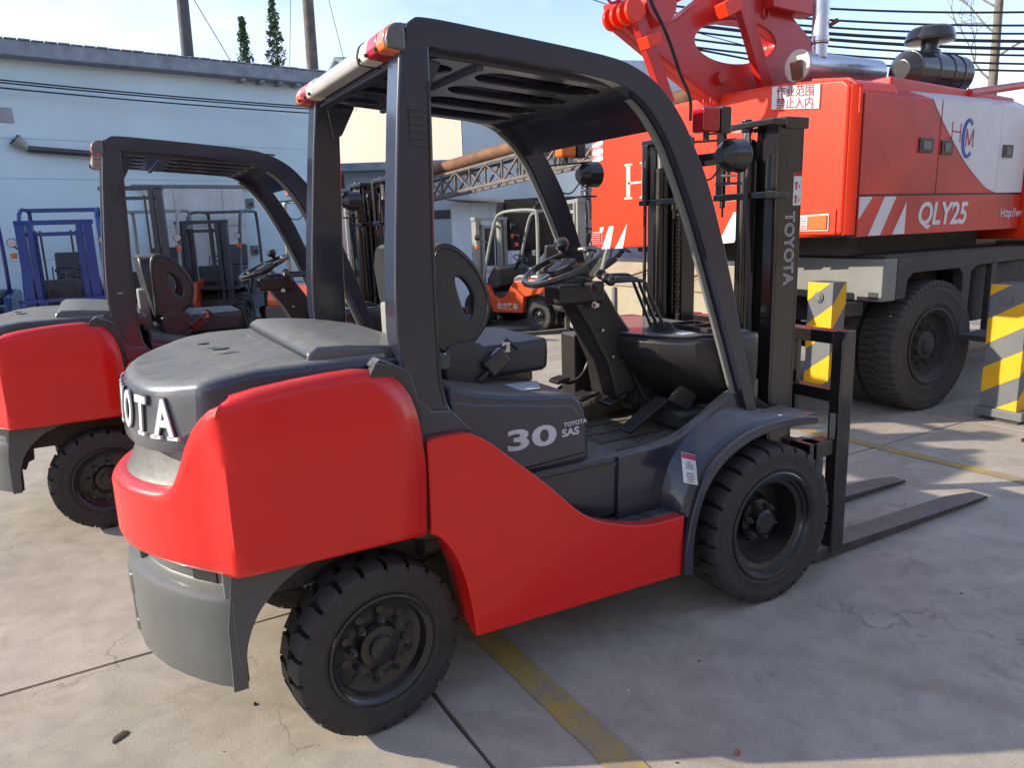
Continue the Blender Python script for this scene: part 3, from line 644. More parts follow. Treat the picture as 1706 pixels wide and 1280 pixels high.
    for s, rv in ((-1, (1, 0, 0.0)), (1, (-1, 0, 0.0))):
        yy = s*0.4925
        sl = -0.03*1
        letters('30', 0.100, (0.615, yy, 0.877), (1, 0, -0.02) if s < 0 else (-1, 0, 0.02), (0, 0, 1), DULLWHITE, hd, depth=0.0008, offset=0.003, sx=2.05, spacing=1.02)
        letters('SAS', 0.038, (0.778 if s < 0 else 0.45, yy, 0.874), (1, 0, 0.02) if s < 0 else (-1, 0, 0.0), (0, 0, 1), DULLWHITE, hd, depth=0.0008, offset=0.0012, sx=1.25)
        letters('TOYOTA', 0.022, (0.800 if s < 0 else 0.45, yy, 0.905), (1, 0, 0.03) if s < 0 else (-1, 0, 0.0), (0, 0, 1), DULLWHITE, hd, depth=0.0008, offset=0.0006, sx=1.1)
    obj('hood_label', prism([(0.56, -0.40), (0.70, -0.42), (0.76, -0.30), (0.60, -0.28)], 1.0, 1.002, 'z', Matrix.Rotation(0, 4, 'Y')), STKB, hd).location.z = 0.033
    # ---- battery box cover and sill under the hood
    bm = NB(); aprism(bm, [(0.50, 0.50), (1.035, 0.50), (1.035, 0.742), (0.50, 0.742)], -0.47, 0.47); bb = obj('box_cover', bm, NAVY, T, bev=0.012, seg=3)
    obj('box_ridge', prism([(0.52, 0.700), (1.02, 0.700), (1.02, 0.715), (0.52, 0.715)], -0.476, -0.46), BLK, bb)
    # ---- floor, sill wall
    floor = [(0.86, 0.66), (0.86, 0.705), (1.47, 0.705), (1.60, 0.76), (1.76, 0.93), (1.78, 0.93), (1.78, 0.60)]
    fo = obj('floor_plate', prism(floor, -0.44, 0.44), FLOORM, T)
    for s in (-1, 1):
        sill = sm2([(1.00, 0.735), (1.06, 0.742), (1.20, 0.748), (1.30, 0.765), (1.42, 0.815), (1.52, 0.870), (1.60, 0.905), (1.66, 0.90)], 4)
        obj('side_sill', prism(sill+[(1.66, 0.62), (1.20, 0.45), (0.99, 0.45)], s*0.43, s*0.487), NAVY, T, bev=0.014, seg=3)
    # ---- step
    for s in (-1, 1):
        bm = NB(); abox(bm, 0.86, 1.235, s*0.44, s*0.545, 0.30, 0.483); st = obj('step', bm, NAVY, T, bev=0.004)
        for k in range(7):
            for j in range(4):
                x = 0.93+j*0.075+(k % 2)*0.02; y = s*(0.455+k*0.0125)
                if k < 7: obj('tread_bar', box(x, x+0.058, y-0.0022, y+0.0022, 0.483, 0.488), NAVY, st, smooth=False)
    # ---- front fender
    archo = sm2([(1.217, 0.245), (1.222, 0.34), (1.238, 0.43), (1.262, 0.52), (1.30, 0.605), (1.36, 0.678), (1.437, 0.730), (1.52, 0.766), (1.62, 0.788), (1.74, 0.795), (1.86, 0.790), (1.955, 0.775)], 4)
    archi = sm2([(1.262, 0.240), (1.262, 0.34), (1.272, 0.42), (1.292, 0.50), (1.326, 0.575), (1.38, 0.642), (1.45, 0.692), (1.53, 0.727), (1.62, 0.748), (1.74, 0.756), (1.86, 0.752), (1.955, 0.745)], 4)
    for s in (-1, 1):
        fe = obj('front_fender', prism(archo+archi[::-1], s*0.33, s*0.622), NAVY, T, bev=0.006, seg=3)
        plate = sm2([(1.20, 0.47), (1.205, 0.60), (1.235, 0.70), (1.30, 0.775), (1.42, 0.832), (1.53, 0.868)], 4)+sm2([(1.53, 0.868), (1.62, 0.850), (1.70, 0.818), (1.78, 0.803), (1.95, 0.785)], 3)[1:]+[(1.95, 0.77)]+archo[::-1][2:-14]
        # dished inner wall of the fender
        rings = []
        A = sm2([(1.19, 0.47), (1.20, 0.60), (1.245, 0.705), (1.33, 0.790), (1.45, 0.845), (1.56, 0.868), (1.66, 0.842), (1.78, 0.806), (1.95, 0.788)], 5)
        B = sm2([(1.248, 0.47), (1.262, 0.52), (1.30, 0.605), (1.36, 0.678), (1.45, 0.737), (1.56, 0.776), (1.66, 0.792), (1.78, 0.795), (1.95, 0.778)], 5)
        rws = []
        for (a, b) in zip(A, B):
            rws.append([(a[0], s*0.47, a[1]), (a[0]*.75+b[0]*.25, s*0.485, a[1]*.75+b[1]*.25+0.004), (a[0]*.45+b[0]*.55, s*0.53, a[1]*.45+b[1]*.55+0.006), (a[0]*.2+b[0]*.8, s*0.565, a[1]*.2+b[1]*.8+0.003), (b[0], s*0.60, b[1]+0.001)])
        bm, V = grid(rws); obj('fender_wall', bm, NAVY, fe, ang=60).modifiers.new('t', 'SOLIDIFY').thickness = 0.006
        obj('fender_top', prism([(1.74, s*0.33), (1.955, s*0.33), (1.955, s*0.60), (1.74, s*0.60)], 0.770, 0.7855, 'z'), NAVY, fe, bev=0.002)
    # warning label on the near fender, lying on its sloping face
    r_ = Vector((0.9, 0.10, -0.34)).normalized(); n_ = Vector((0.10, -0.86, 0.42)).normalized(); u_ = n_.cross(r_)*1
    if u_.z < 0: u_ = -u_
    c_ = Vector((1.262, -0.583, 0.668))
    for (a0, a1, b0, b1, mt, nm, dz) in ((-0.044, 0.044, -0.062, 0.060, WHITE, 'warning_label', 0), (-0.042, 0.042, 0.036, 0.058, LOGOR, 'label_header', 0.0015)):
        bm = NB(); bm.faces.new([bm.verts.new(c_+n_*(0.004+dz)+r_*a+u_*b) for a, b in ((a0, b0), (a1, b0), (a1, b1), (a0, b1))]); obj(nm, bm, mt, T, smooth=False)
    bm = NB()
    for k in range(9):
        b = 0.022-k*0.0085-(0.010 if k > 3 else 0)
        w = 0.012 if k == 0 else random.uniform(0.02, 0.029)
        bm.faces.new([bm.verts.new(c_+n_*0.0056+r_*a+u_*bb_) for a, bb_ in ((-w, b), (w, b), (w, b+0.003), (-w, b+0.003))])
    obj('label_print', bm, DGREY, T, smooth=False)
    # ---- overhead guard
    prof = [(0.172, 0.955), (0.160, 1.03), (0.145, 1.10), (0.136, 1.18), (0.128, 1.30), (0.132, 1.42), (0.145, 1.58), (0.162, 1.75), (0.182, 1.95), (0.200, 2.10), (0.206, 2.17), (0.30, 2.17), (0.2975, 2.10), (0.291, 1.90), (0.283, 1.70), (0.275, 1.55), (0.270, 1.38), (0.268, 1.25), (0.269, 1.15), (0.280, 1.07), (0.305, 1.015), (0.350, 0.965)]
    outer = sm2([(0.225, 2.178), (0.245, 2.197), (0.283, 2.206), (0.45, 2.195), (0.917, 2.153), (1.069, 2.118), (1.175, 2.060), (1.250, 1.985), (1.310, 1.90), (1.412, 1.709), (1.534, 1.364), (1.62, 1.07), (1.704, 0.795)], 5)
    inner = sm2([(0.225, 2.128), (0.339, 2.121), (0.50, 2.108), (0.70, 2.088), (0.88, 2.062), (0.991, 2.035), (1.075, 1.985), (1.140, 1.915), (1.206, 1.810), (1.326, 1.553), (1.457, 1.230), (1.56, 0.975), (1.632, 0.795)], 5)
    inner = [(a[0]+(b[0]-a[0])*k_, a[1]+(b[1]-a[1])*k_) for a, b, k_ in [(p, q, min(1, i/25)*0.27) for i, (p, q) in enumerate(zip(inner, outer))]]
    for s in (-1, 1):
        bm = prism(prof, s*0.445, s*0.548)
        for v in bm.verts: v.co.y = v.co.y - s*max(0, v.co.z-1.0)*0.030
        pl = obj('rear_pillar', bm, CAGE, T, bev=0.012, seg=3)
        # pressed groove line along the front edge
        groove = [(0.284, 2.03), (0.274, 1.80), (0.266, 1.62), (0.259, 1.45), (0.256, 1.25), (0.257, 1.14), (0.270, 1.06)]
        gp = [(x, s*(0.5495-max(0, z-1.0)*0.030), z) for x, z in groove]
        obj('pillar_groove', tube(smooth_path(gp, 4), 0.0035, 6), BLK, pl)
        # louvres
        bm = NB(); abox(bm, 0.216, 0.262, s*0.500, s*0.5240, 1.845, 1.955)
        lv = obj('vent_recess', bm, DARK, pl)
        for k in range(6):
            z = 1.846+k*0.0205; M = Matrix.Translation((0.239, s*0.5235, z+.003))
            obj('louvre', abox(NB(), -0.025, 0.025, -0.003, 0.003, -0.004, 0.004, M), CAGE, pl, bev=0.0015, smooth=False)
        bm = prism(outer+inner[::-1], s*0.455, s*0.515)
        obj('side_rail', bm, CAGE, T, bev=0.012, seg=3)
        # inner gutter of the A pillar, its sunlit look painted in as light grey
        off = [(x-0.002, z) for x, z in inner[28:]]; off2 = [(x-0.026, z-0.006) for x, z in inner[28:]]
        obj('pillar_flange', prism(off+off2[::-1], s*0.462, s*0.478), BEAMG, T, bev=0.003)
        obj('pillar_foot', box(1.60, 1.725, s*0.45, s*0.53, 0.782, 0.802), CAGE, T, bev=0.005)
        bm = NB(); acyl(bm, (1.71, s*0.535, 0.795), (1.71, s*0.535, 0.815), 0.009, n=6); obj('bolt', bm, CHROME, T)
    # roof: pressed sheet with long rounded openings, closed upper skin
    def stadium(x0, x1, y0, y1, n=8):
        r = min(y1-y0, x1-x0)/2; P = []
        if x1-x0 > y1-y0:
            for k in range(n+1): a = -math.pi/2+math.pi*k/n; P.append((x1-r+r*math.cos(a), (y0+y1)/2+r*math.sin(a)))
            for k in range(n+1): a = math.pi/2+math.pi*k/n; P.append((x0+r+r*math.cos(a), (y0+y1)/2+r*math.sin(a)))
        else:
            for k in range(n+1): a = math.pi*k/n; P.append(((x0+x1)/2+r*math.cos(a), y1-r+r*math.sin(a)))
            for k in range(n+1): a = math.pi+math.pi*k/n; P.append(((x0+x1)/2+r*math.cos(a), y0+r+r*math.sin(a)))
        return P
    holes = []
    for j in range(4):
        y0 = -0.44+j*0.22
        holes.append(stadium(0.54, 1.03, y0+0.030, y0+0.190)); holes.append(stadium(0.26, 0.45, y0+0.045, y0+0.175))
    me = curve_mesh([[(0.22, -0.46), (1.10, -0.46), (1.10, 0.46), (0.22, 0.46)]]+holes, 0.010, 0.004)
    RM = Matrix.Translation((0, 0, 2.150)) @ Matrix.Rotation(R(4.2), 4, 'Y')
    obj('roof_lattice', me, CAGE, T, xf=RM, ang=30)
    me = curve_mesh([[(0.20, -0.46), (1.12, -0.46), (1.12, 0.46), (0.20, 0.46)], stadium(0.30, 0.42, 0.33, 0.41)], 0.003)
    obj('roof_skin', me, CAGE, T, xf=Matrix.Translation((0, 0, 2.196)) @ Matrix.Rotation(R(3.6), 4, 'Y'))
    obj('roof_crossbar', box(0.478, 0.505, -0.455, 0.455, 2.085, 2.13), CAGE, T, bev=0.008)
    # forward drooping edge and header beam
    bm = prism([(1.02, 2.09), (1.10, 2.055), (1.16, 2.00), (1.20, 1.93), (1.225, 1.935), (1.19, 2.03), (1.12, 2.10), (1.04, 2.128)], -0.46, 0.46)
    obj('front_header', bm, CAGE, T, bev=0.006)
    obj('rear_header', box(0.215, 0.255, -0.50, 0.50, 2.085, 2.190), CAGE, T, bev=0.008)
    for s in (-1, 1):
        obj('corner_gusset', prism([(0.24, 2.12), (0.36, 2.10), (0.30, 1.99), (0.26, 1.96)], s*0.40, s*0.455), CAGE, T, bev=0.006)
    obj('beacon_cap', cyl((0.31, -0.40, 2.19), (0.31, -0.40, 2.216), 0.028, n=20), CAGE, T, bev=0.004)
    # light bar at the rear top
    seci = [(0.160, 2.112), (0.156, 2.135), (0.164, 2.160), (0.184, 2.177), (0.214, 2.180), (0.214, 2.108)]
    lb = obj('light_bar', prism(seci, -0.515, 0.515), PM('dull_bar_plastic', (0.40, 0.38, 0.35), 0.45, coat=0.2, var=0.12), T, bev=0.010, seg=3)
    def lens(y0, y1, m, nm, g=0.004):
        o = obj(nm, prism([(x-g if x < .2 else x, z+(g if z > 2.15 else -g if z < 2.11 else 0)) for x, z in seci], y0, y1), m, lb, bev=0.008, seg=3); return o
    for s in (-1, 1):
        a = lambda v: s*v
        lens(a(0.515), a(0.535), GREYW, 'end_cap', 0.002); lens(a(0.450), a(0.514), LORA, 'orange_lens'); lens(a(0.362), a(0.449), LRED, 'red_lens'); lens(a(0.285), a(0.361), CREAM, 'clear_lens', 0.003)
        for yy in (0.455, 0.37, 0.30): obj('lens_screw', cyl((0.146, a(yy), 2.12), (0.156, a(yy), 2.122), 0.006, n=8), DARK, lb)
    lens(-0.282, -0.268, DARK, 'bar_clip', 0.005)
    # ---- seat
    st = obj('seat', NB(), SEAT, T) if False else None
    bm = loft([[(x, y, z) for x, y in ((0.40, -w), (0.84, -w*.92), (0.87, -w*.8), (0.875, w*.8), (0.84, w*.92), (0.40, w))] for z, w in ((1.050, 0.22), (1.065, 0.245), (1.12, 0.252), (1.158, 0.250), (1.176, 0.235))])
    cush = obj('seat_cushion', bm, SEAT, T, bev=0.022, seg=3)
    for s in (-1, 1):
        obj('seat_bolster', prism(sm2([(0.405, 1.07), (0.40, 1.15), (0.43, 1.195), (0.50, 1.205), (0.56, 1.185), (0.60, 1.12), (0.56, 1.05), (0.45, 1.03), (0.405, 1.07)], 4)[:-1], s*0.185, s*0.262), SEAT, cush, bev=0.022, seg=3)
        wing_o = sm2([(0.385, 1.20), (0.385, 1.40), (0.395, 1.52), (0.43, 1.545), (0.485, 1.525), (0.545, 1.465), (0.585, 1.385), (0.592, 1.32), (0.565, 1.245), (0.50, 1.190), (0.43, 1.175), (0.385, 1.20)], 4)[:-1]
        wing_i = sm2([(0.462, 1.452), (0.500, 1.443), (0.537, 1.400), (0.552, 1.350), (0.545, 1.298), (0.518, 1.278), (0.490, 1.30), (0.470, 1.36), (0.456, 1.42), (0.462, 1.452)], 4)[:-1]
        me = curve_mesh([wing_o, wing_i], 0.008, 0.013)
        sw_ = obj('seat_wing', me, SEAT, T, xf=Matrix.Translation((0, s*0.225, 0)) @ XZ, ang=50)
        obj('wing_piping', tube([(x*0.985+0.006, s*0.2475, z*0.985+0.02) for x, z in wing_o], 0.0035, 6, True), BLK, sw_)
    bm = loft([[(x, y, z) for x, y in ((0.31+dx, -w), (0.41+dx, -w), (0.425+dx, 0), (0.41+dx, w), (0.31+dx, w), (0.295+dx, 0))] for z, w, dx in ((1.13, 0.20, 0.07), (1.20, 0.225, 0.06), (1.35, 0.235, 0.03), (1.47, 0.225, 0.015), (1.535, 0.18, 0.01), (1.555, 0.12, 0.01))])
    obj('seat_back', bm, SEAT, T, bev=0.02, seg=3)
    bm = NB(); abox(bm, 0.40, 0.80, -0.20, 0.20, 1.015, 1.06); obj('seat_rail', bm, BLK, T, bev=0.005)
    bl = obj('belt_buckle', abox(NB(), -0.05, 0.05, -0.02, 0.02, -0.035, 0.035, Matrix.Translation((0.60, -0.275, 1.12)) @ Matrix.Rotation(R(-35), 4, 'Y')), BLK, cush, bev=0.012, seg=3)
    obj('belt_strap', tube([(0.53, -0.275, 1.06), (0.58, -0.28, 1.10), (0.64, -0.27, 1.17), (0.66, -0.25, 1.195), (0.70, -0.262, 1.16)], 0.009, 8), CHROME if False else BLK, cush)
    obj('belt_tongue', box(0.63, 0.665, -0.272, -0.262, 1.15, 1.19), CHROME, cush, bev=0.003)
    bm = NB(); abox(bm, 0.30, 0.36, -0.10, 0.10, 1.04, 1.34); obj('seat_bracket', bm, BEIG, T, bev=0.01)
    # ---- steering column and dash
    pw = Vector((1.075, 0.0, 1.435)); nrm = Vector((-0.40, 0, 0.92)).normalized()
    cb = loft([[(pw.x+dx+a, b, pw.z+dz+c) for a, b, c in ((-w, -u, -.25*w), (w, -u, .25*w), (w, u, .25*w), (-w, u, -.25*w))] for dx, dz, w, u in ((0.03, -0.055, 0.05, 0.05), (0.08, -0.10, 0.085, 0.065), (0.17, -0.24, 0.085, 0.070), (0.27, -0.40, 0.10, 0.085), (0.33, -0.56, 0.12, 0.10))])
    colm = obj('steering_column', cb, PLAS, T, bev=0.018, seg=3)
    obj('column_shroud', loft([[(pw.x+0.05+a, b, pw.z-0.07-h) for a, b in ((-0.11, -0.06), (0.10, -0.10), (0.14, 0), (0.10, 0.10), (-0.11, 0.06))] for h in (0.0, 0.05, 0.09)]), PLAS, colm, bev=0.02, seg=3)
    e1 = nrm.cross(Vector((0, 1, 0))).normalized(); e2 = Vector((0, 1, 0))
    pts = [pw+e1*0.168*math.cos(2*math.pi*k/36)+e2*0.168*math.sin(2*math.pi*k/36) for k in range(36)]
    sw = obj('steering_wheel', tube(pts, 0.0145, 10, True), BLK, T)
    bm = NB()
    for a in (20, 160, 270):
        d = e1*math.cos(R(a+90))+e2*math.sin(R(a+90)); abar(bm, pw+nrm*-0.012, pw+d*0.165, 0.034, 0.010, 0)
    obj('wheel_spoke', bm, BLK, sw)
    obj('horn_pad', loft([[pw+nrm*h+e1*r*math.cos(2*math.pi*k/20)*1.1+e2*r*math.sin(2*math.pi*k/20) for k in range(20)] for h, r in ((-0.04, 0.04), (-0.01, 0.062), (0.008, 0.058), (0.016, 0.035))]), PLAS, sw)
    kp = pw+e1*-0.05*0+e2*0.155+nrm*0.0-e1*0.0; kp = pw+(e1*math.cos(R(52))+e2*math.sin(R(52)))*0.165*(-1 if e1.x < 0 else 1)
    kp = pw+Vector((0.10, 0.125, 0.045))
    obj('spinner_knob', loft([[kp+nrm*h+e1*r*math.cos(2*math.pi*k/16)+e2*r*math.sin(2*math.pi*k/16) for k in range(16)] for h, r in ((-0.01, 0.012), (0.02, 0.014), (0.03, 0.028), (0.05, 0.034), (0.068, 0.026), (0.076, 0.01))]), BLK, sw)
    # stalks and gaiter
    bm = NB(); acyl(bm, (1.14, -0.05, 1.36), (1.12, -0.19, 1.36), 0.009); acyl(bm, (1.12, -0.17, 1.36), (1.115, -0.215, 1.362), 0.02); obj('stalk', bm, PLAS, colm); obj('stalk', cyl((1.13, .05, 1.37), (1.12, .18, 1.39), .008), PLAS, colm)
    for k, (yy, h) in enumerate(((-0.13, 0), (-0.175, -0.012), (-0.22, -0.02))):
        P = smooth_path([(1.20-k*.01, yy, 1.395+h), (1.31, yy, 1.392+h), (1.345, yy, 1.375+h), (1.36, yy, 1.34+h), (1.46, yy, 1.14)], 4)
        lv = obj('hydraulic_lever', tube(P, 0.0075, 8), BLK, T)
        bm = NB(); bmesh.ops.create_uvsphere(bm, u_segments=12, v_segments=8, radius=0.022, matrix=Matrix.Translation((1.185-k*.01, yy, 1.40+h))); obj('lever_knob', bm, PLAS, lv)
    bm = NB(); bmesh.ops.create_uvsphere(bm, u_segments=20, v_segments=12, radius=0.06, matrix=Matrix.Translation((1.47, -0.175, 1.12)) @ Matrix.Diagonal((1.1, 1.6, 0.75, 1))); obj('lever_boot', bm, PLAS, T)
    def dplan(g, dx): return [(1.30+dx, 0.0), (1.305+dx, -0.12*g), (1.36+dx, -0.28*g), (1.45+dx, -0.405*g), (1.56+dx, -0.452*g), (1.73, -0.455*g), (1.775, -0.44*g), (1.775, 0.44*g), (1.73, 0.455*g), (1.56+dx, 0.452*g), (1.45+dx, 0.405*g), (1.36+dx, 0.28*g), (1.305+dx, 0.12*g)]
    dash = loft([[(x, y, z+(x-1.3)*0.02) for x, y in dplan(g, dx)] for z, g, dx in ((0.72, 0.95, 0.36), (0.79, 0.97, 0.30), (0.85, 0.985, 0.20), (0.915, 0.99, 0.105), (0.985, 1.0, 0.04), (1.045, 1.0, 0.0), (1.11, 1.0, 0.0), (1.125, 0.985, 0.012))])
    db = obj('dashboard', dash, PLAS, T, bev=0.012, seg=3, ang=50)
    obj('dash_top_panel', prism([(x*0.96+0.06, y*0.90) for x, y in dplan(1, 0)], 1.128, 1.142, 'z'), NAVY, db, bev=0.005)
    bm = NB()
    tr = obj('dash_tray', box(1.56, 1.70, -0.36, -0.12, 1.142, 1.150), BLK, db, bev=0.003)
    for (x0, x1, y0, y1) in ((1.555, 1.565, -0.37, -0.11), (1.70, 1.71, -0.37, -0.11), (1.555, 1.71, -0.37, -0.36), (1.555, 1.71, -0.12, -0.11), (1.555, 1.71, -0.245, -0.235)):
        obj('tray_rim', box(x0, x1, y0, y1, 1.142, 1.162), PLAS, db, smooth=False)
    obj('dash_label', box(1.46, 1.53, -0.33, -0.24, 1.1425, 1.1435), STKB, db, smooth=False)
    # small cab fittings
    obj('ignition_lock', cyl((1.165, -0.092, 1.27), (1.16, -0.115, 1.275), 0.014, n=14), CHROME, colm)
    obj('key', box(1.150, 1.168, -0.135, -0.113, 1.267, 1.283), CHROME, colm)
    for k, (zz, yy) in enumerate(((1.16, -0.085), (1.04, -0.09), (1.02, -0.093))): obj('column_screw', cyl((1.22+k*0.05, yy, zz), (1.22+k*0.05, yy-0.006, zz), 0.007, n=8), CHROME, colm)
    for k in range(6): obj('boot_ring', tube([(1.47+(0.062-k*0.006)*math.cos(a), -0.175+(0.088-k*0.009)*math.sin(a), 1.135+k*0.008) for a in [j*math.pi/10 for j in range(20)]], 0.004, 6, True), PLAS, T)
    for k, (y0, y1) in enumerate(((-0.10, -0.16), (-0.05, -0.20), (0.03, 0.08), (0.09, 0.16))): obj('cab_cable', tube(smooth_path([(1.36, y0, 0.99), (1.39+k*.01, y0-.02, 0.90), (1.42, y1, 0.82), (1.52, y1-.02, 0.77)], 5), 0.006, 6), WIRE, T)
    obj('floor_plate_edge', box(0.90, 1.46, -0.425, -0.405, 0.705, 0.712), CHROME if False else BEIG, T)
    for k in range(5): obj('mat_rib', box(0.92, 1.44, -0.34+k*0.12, -0.328+k*0.12, 0.705, 0.7085), DARK, T)
    obj('dash_gauge', cyl((1.40, 0.20, 1.14), (1.385, 0.20, 1.165), 0.05, n=20), BLK, db)
    obj('dash_label', box(1.62, 1.68, -0.42, -0.385, 1.1425, 1.1435), STKB, db, smooth=False)
    obj('toe_bracket', prism([(1.42, 0.86), (1.56, 0.98), (1.60, 0.90), (1.52, 0.80)], -0.30, -0.27), DARK, T, bev=0.004)
    obj('toe_bracket', prism([(1.36, 0.80), (1.46, 0.94), (1.50, 0.84), (1.44, 0.76)], 0.00, 0.02), FLOORM, T, bev=0.004)
    # pedals
    def pedal(nm, c, w, l, tilt, arm):
        M = Matrix.Translation(c) @ Matrix.Rotation(-R(tilt), 4, 'Y')
        pd = obj(nm, abox(NB(), -l/2, l/2, -w/2, w/2, -0.008, 0.008, M), BLK, T, bev=0.004)
        for k in range(5): 
            yv = -w/2+w*(k+.5)/5; obj('pedal_rib', abox(NB(), -l/2+.006, l/2-.006, yv-.003, yv+.003, 0.008, 0.012, M), RUB, pd, smooth=False)
        if arm: obj('pedal_arm', tube(smooth_path(arm, 5), 0.010, 8), BEIG if nm == 'brake_pedal' else BLK, pd)
        return pd
    pedal('accelerator_pedal', (1.33, -0.235, 0.80), 0.075, 0.24, 28, None)
    pedal('brake_pedal', (1.30, -0.03, 0.83), 0.10, 0.075, 20, [(1.31, -0.03, 0.835), (1.37, -0.03, 0.84), (1.42, -0.03, 0.90), (1.43, -.03, 0.98)])
    pedal('clutch_pedal', (1.18, 0.20, 0.90), 0.08, 0.07, 10, [(1.18, 0.20, 0.895), (1.25, 0.20, 0.88), (1.32, 0.20, 0.92), (1.36, .20, 1.02)])
    pedal('inching_pedal', (1.22, 0.07, 0.84), 0.09, 0.07, 16, [(1.23, 0.07, 0.84), (1.30, 0.07, 0.84), (1.36, 0.07, 0.90), (1.38, .07, 0.98)])
    bm = NB(); acyl(bm, (1.42, 0.25, 0.97), (1.42, -0.12, 0.97), 0.014); abox(bm, 1.40, 1.55, -0.08, 0.12, 0.80, 0.98); abox(bm, 1.44, 1.62, -0.35, -0.05, 0.74, 0.80); acyl(bm, (1.42, -.34, .79), (1.60, -.34, .79), .006); obj('pedal_bracket', bm, DARK, T, bev=0.004)
    obj('latch', cyl((1.56, -0.38, 0.80), (1.56, -0.395, 0.83), 0.014, n=12), CHROME, T)
    obj('parking_brake_box', box(1.28, 1.42, 0.22, 0.34, 0.80, 1.10), PLAS, T, bev=0.01)
    obj('yellow_label', box(1.345, 1.352, 0.24, 0.31, 1.02, 1.06), YEL, T, smooth=False)
    bm = NB(); acyl(bm, (1.18, .2, .70), (1.52, .2, .78), .07, .09); obj('floor_bulge', bm, FLOORM, T)
    # ---- lights on the front pillars
    for s in (-1, 1):
        y = s*0.475; lt = obj('indicator_lamp', box(1.375, 1.46, y-0.035, y+0.035, 1.925, 2.015), LORA if s > 0 else LRED, T, bev=0.012, seg=3)  # near lens gets darker red, its shade put into the colour
        obj('lamp_back', box(1.462, 1.512, y-0.038, y+0.038, 1.922, 2.018), BLK, lt, bev=0.006)
        bm = NB(); acyl(bm, (1.525, y, 1.845), (1.60, y, 1.845), 0.060, 0.065, 16); acyl(bm, (1.49, y, 1.845), (1.525, y, 1.845), 0.030, 0.060, 16); hl = obj('work_lamp', bm, BLK, T, bev=0.004)
        obj('lamp_glass', cyl((1.598, y, 1.845), (1.604, y, 1.845), 0.058, n=24), GLASS, hl)
        bm = NB(); abar(bm, (1.30, s*0.49, 1.885), (1.56, y, 1.905), 0.03, 0.008); acyl(bm, (1.54, y, 1.90), (1.54, y, 1.74), 0.007); abox(bm, 1.50, 1.58, y-0.03, y+0.03, 1.735, 1.745); acyl(bm, (1.42, y, 1.90), (1.42, y, 1.93), 0.012)
        obj('lamp_bracket', bm, BLK, T)
        bm = NB()
        abar(bm, (1.54, y, 1.775), (1.54, y, 1.765), 0.06, 0.03); obj('bracket_bolt', bm, CHROME, T, bev=0.004)
        obj('lamp_wire', tube(smooth_path([(1.36, s*0.49, 1.80), (1.40, y, 1.76), (1.45, y, 1.76), (1.50, y, 1.81)], 5), 0.004, 6), WIRE, T)
    # ---- mast
    for s in (-1, 1):
        def ch(x0, x1, yo, yi, z0, z1, t=0.014):
            bm = NB(); abox(bm, x0+t, x1-t, s*(yo-t), s*yo, z0, z1); abox(bm, x0, x0+t, s*yi, s*yo, z0, z1); abox(bm, x1-t, x1, s*yi, s*yo, z0, z1); return bm
        orl = obj('outer_mast_rail', ch(1.875, 2.03, 0.415, 0.350, 0.16, 2.0), MAST, T, bev=0.004)
        irl = obj('inner_mast_rail', ch(1.89, 2.04, 0.345, 0.285, 0.10, 1.985), MAST, T, bev=0.004)
        obj('lift_cylinder', cyl((1.842, s*0.275, 0.25), (1.842, s*0.275, 1.86), 0.036, n=20), MAST, T)
        obj('cylinder_rod', cyl((1.842, s*0.275, 1.86), (1.842, s*0.275, 1.99), 0.018, n=16), CHROME, T)
        obj('rail_web', box(1.93, 2.02, s*0.215, s*0.28, 0.30, 1.93), MAST, T, bev=0.006)
        obj('hose_guide', tube(smooth_path([(1.80, s*0.335, 1.90), (1.79, s*0.33, 1.70), (1.80, s*0.345, 1.45), (1.81, s*0.36, 1.0)], 5), 0.009, 8), RUB, T)
        tp = NB(); e_ = 0.435 if s < 0 else 0.395; abox(tp, 1.815, 1.90, s*0.12, s*e_, 1.975, 2.002); abox(tp, 1.90, 2.04, s*0.25, s*(e_-.005), 1.965, 2.012); acyl(tp, (1.842, s*.275, 1.96), (1.842, s*.275, 2.014), .024); obj('top_plate', tp, MAST, T, bev=0.006)
        tp = NB(); abox(tp, 1.80, 1.86, s*0.125, s*e_, 1.685, 1.714); abox(tp, 1.86, 1.93, s*0.30, s*(e_-.003), 1.685, 1.710); acyl(tp, (1.825, s*.16, 1.69), (1.825, s*.16, 1.655), .013); acyl(tp, (1.825, s*.16, 1.66), (1.825, s*.16, 1.615), .006); abox(tp, 1.808, 1.83, s*0.13 if s < 0 else 0.335, s*0.175 if s < 0 else 0.38, 1.71, 1.98); obj('clamp_plate', tp, MAST, T, bev=0.005)
        # chain as alternating links, joined
        bm = NB()
        for k in range(78):
            z = 1.93-k*0.019; w = 0.012 if k % 2 else 0.007; xx = 1.895
            abox(bm, xx-0.007, xx+0.007, s*0.205-w, s*0.205+w, z-0.0125, z+0.0025)
        obj('lift_chain', bm, PM('chain_steel', (0.10, 0.085, 0.075), 0.4, metal=0.8, var=0.4, vscale=30) if 'chain_steel' not in MATS else MATS['chain_steel'], T, smooth=False)
        bm = NB(); acyl(bm, (1.925, s*0.18, 1.90), (1.925, s*0.23, 1.90), 0.045, n=24); obj('chain_sheave', bm, BLK, T, bev=0.005)
        tcy = NB(); acyl(tcy, (1.30, s*0.40, 0.56), (1.62, s*0.40, 0.52), 0.035); acyl(tcy, (1.62, s*.40, .52), (1.90, s*.40, .50), .018); obj('tilt_cylinder', tcy, MAST, T)
    # wording down the outer rail
    letters('TOYOTA', 0.082, (1.960, -0.4165, 1.475), (0.02, 0, -1), (1, 0, 0.02), WHITE, T, name='rail_lettering', outline=0.0018, spacing=1.02, sx=0.90)
    obj('rail_label', box(1.975, 2.022, -0.4170, -0.4150, 1.655, 1.79), WHITE, T, smooth=False)
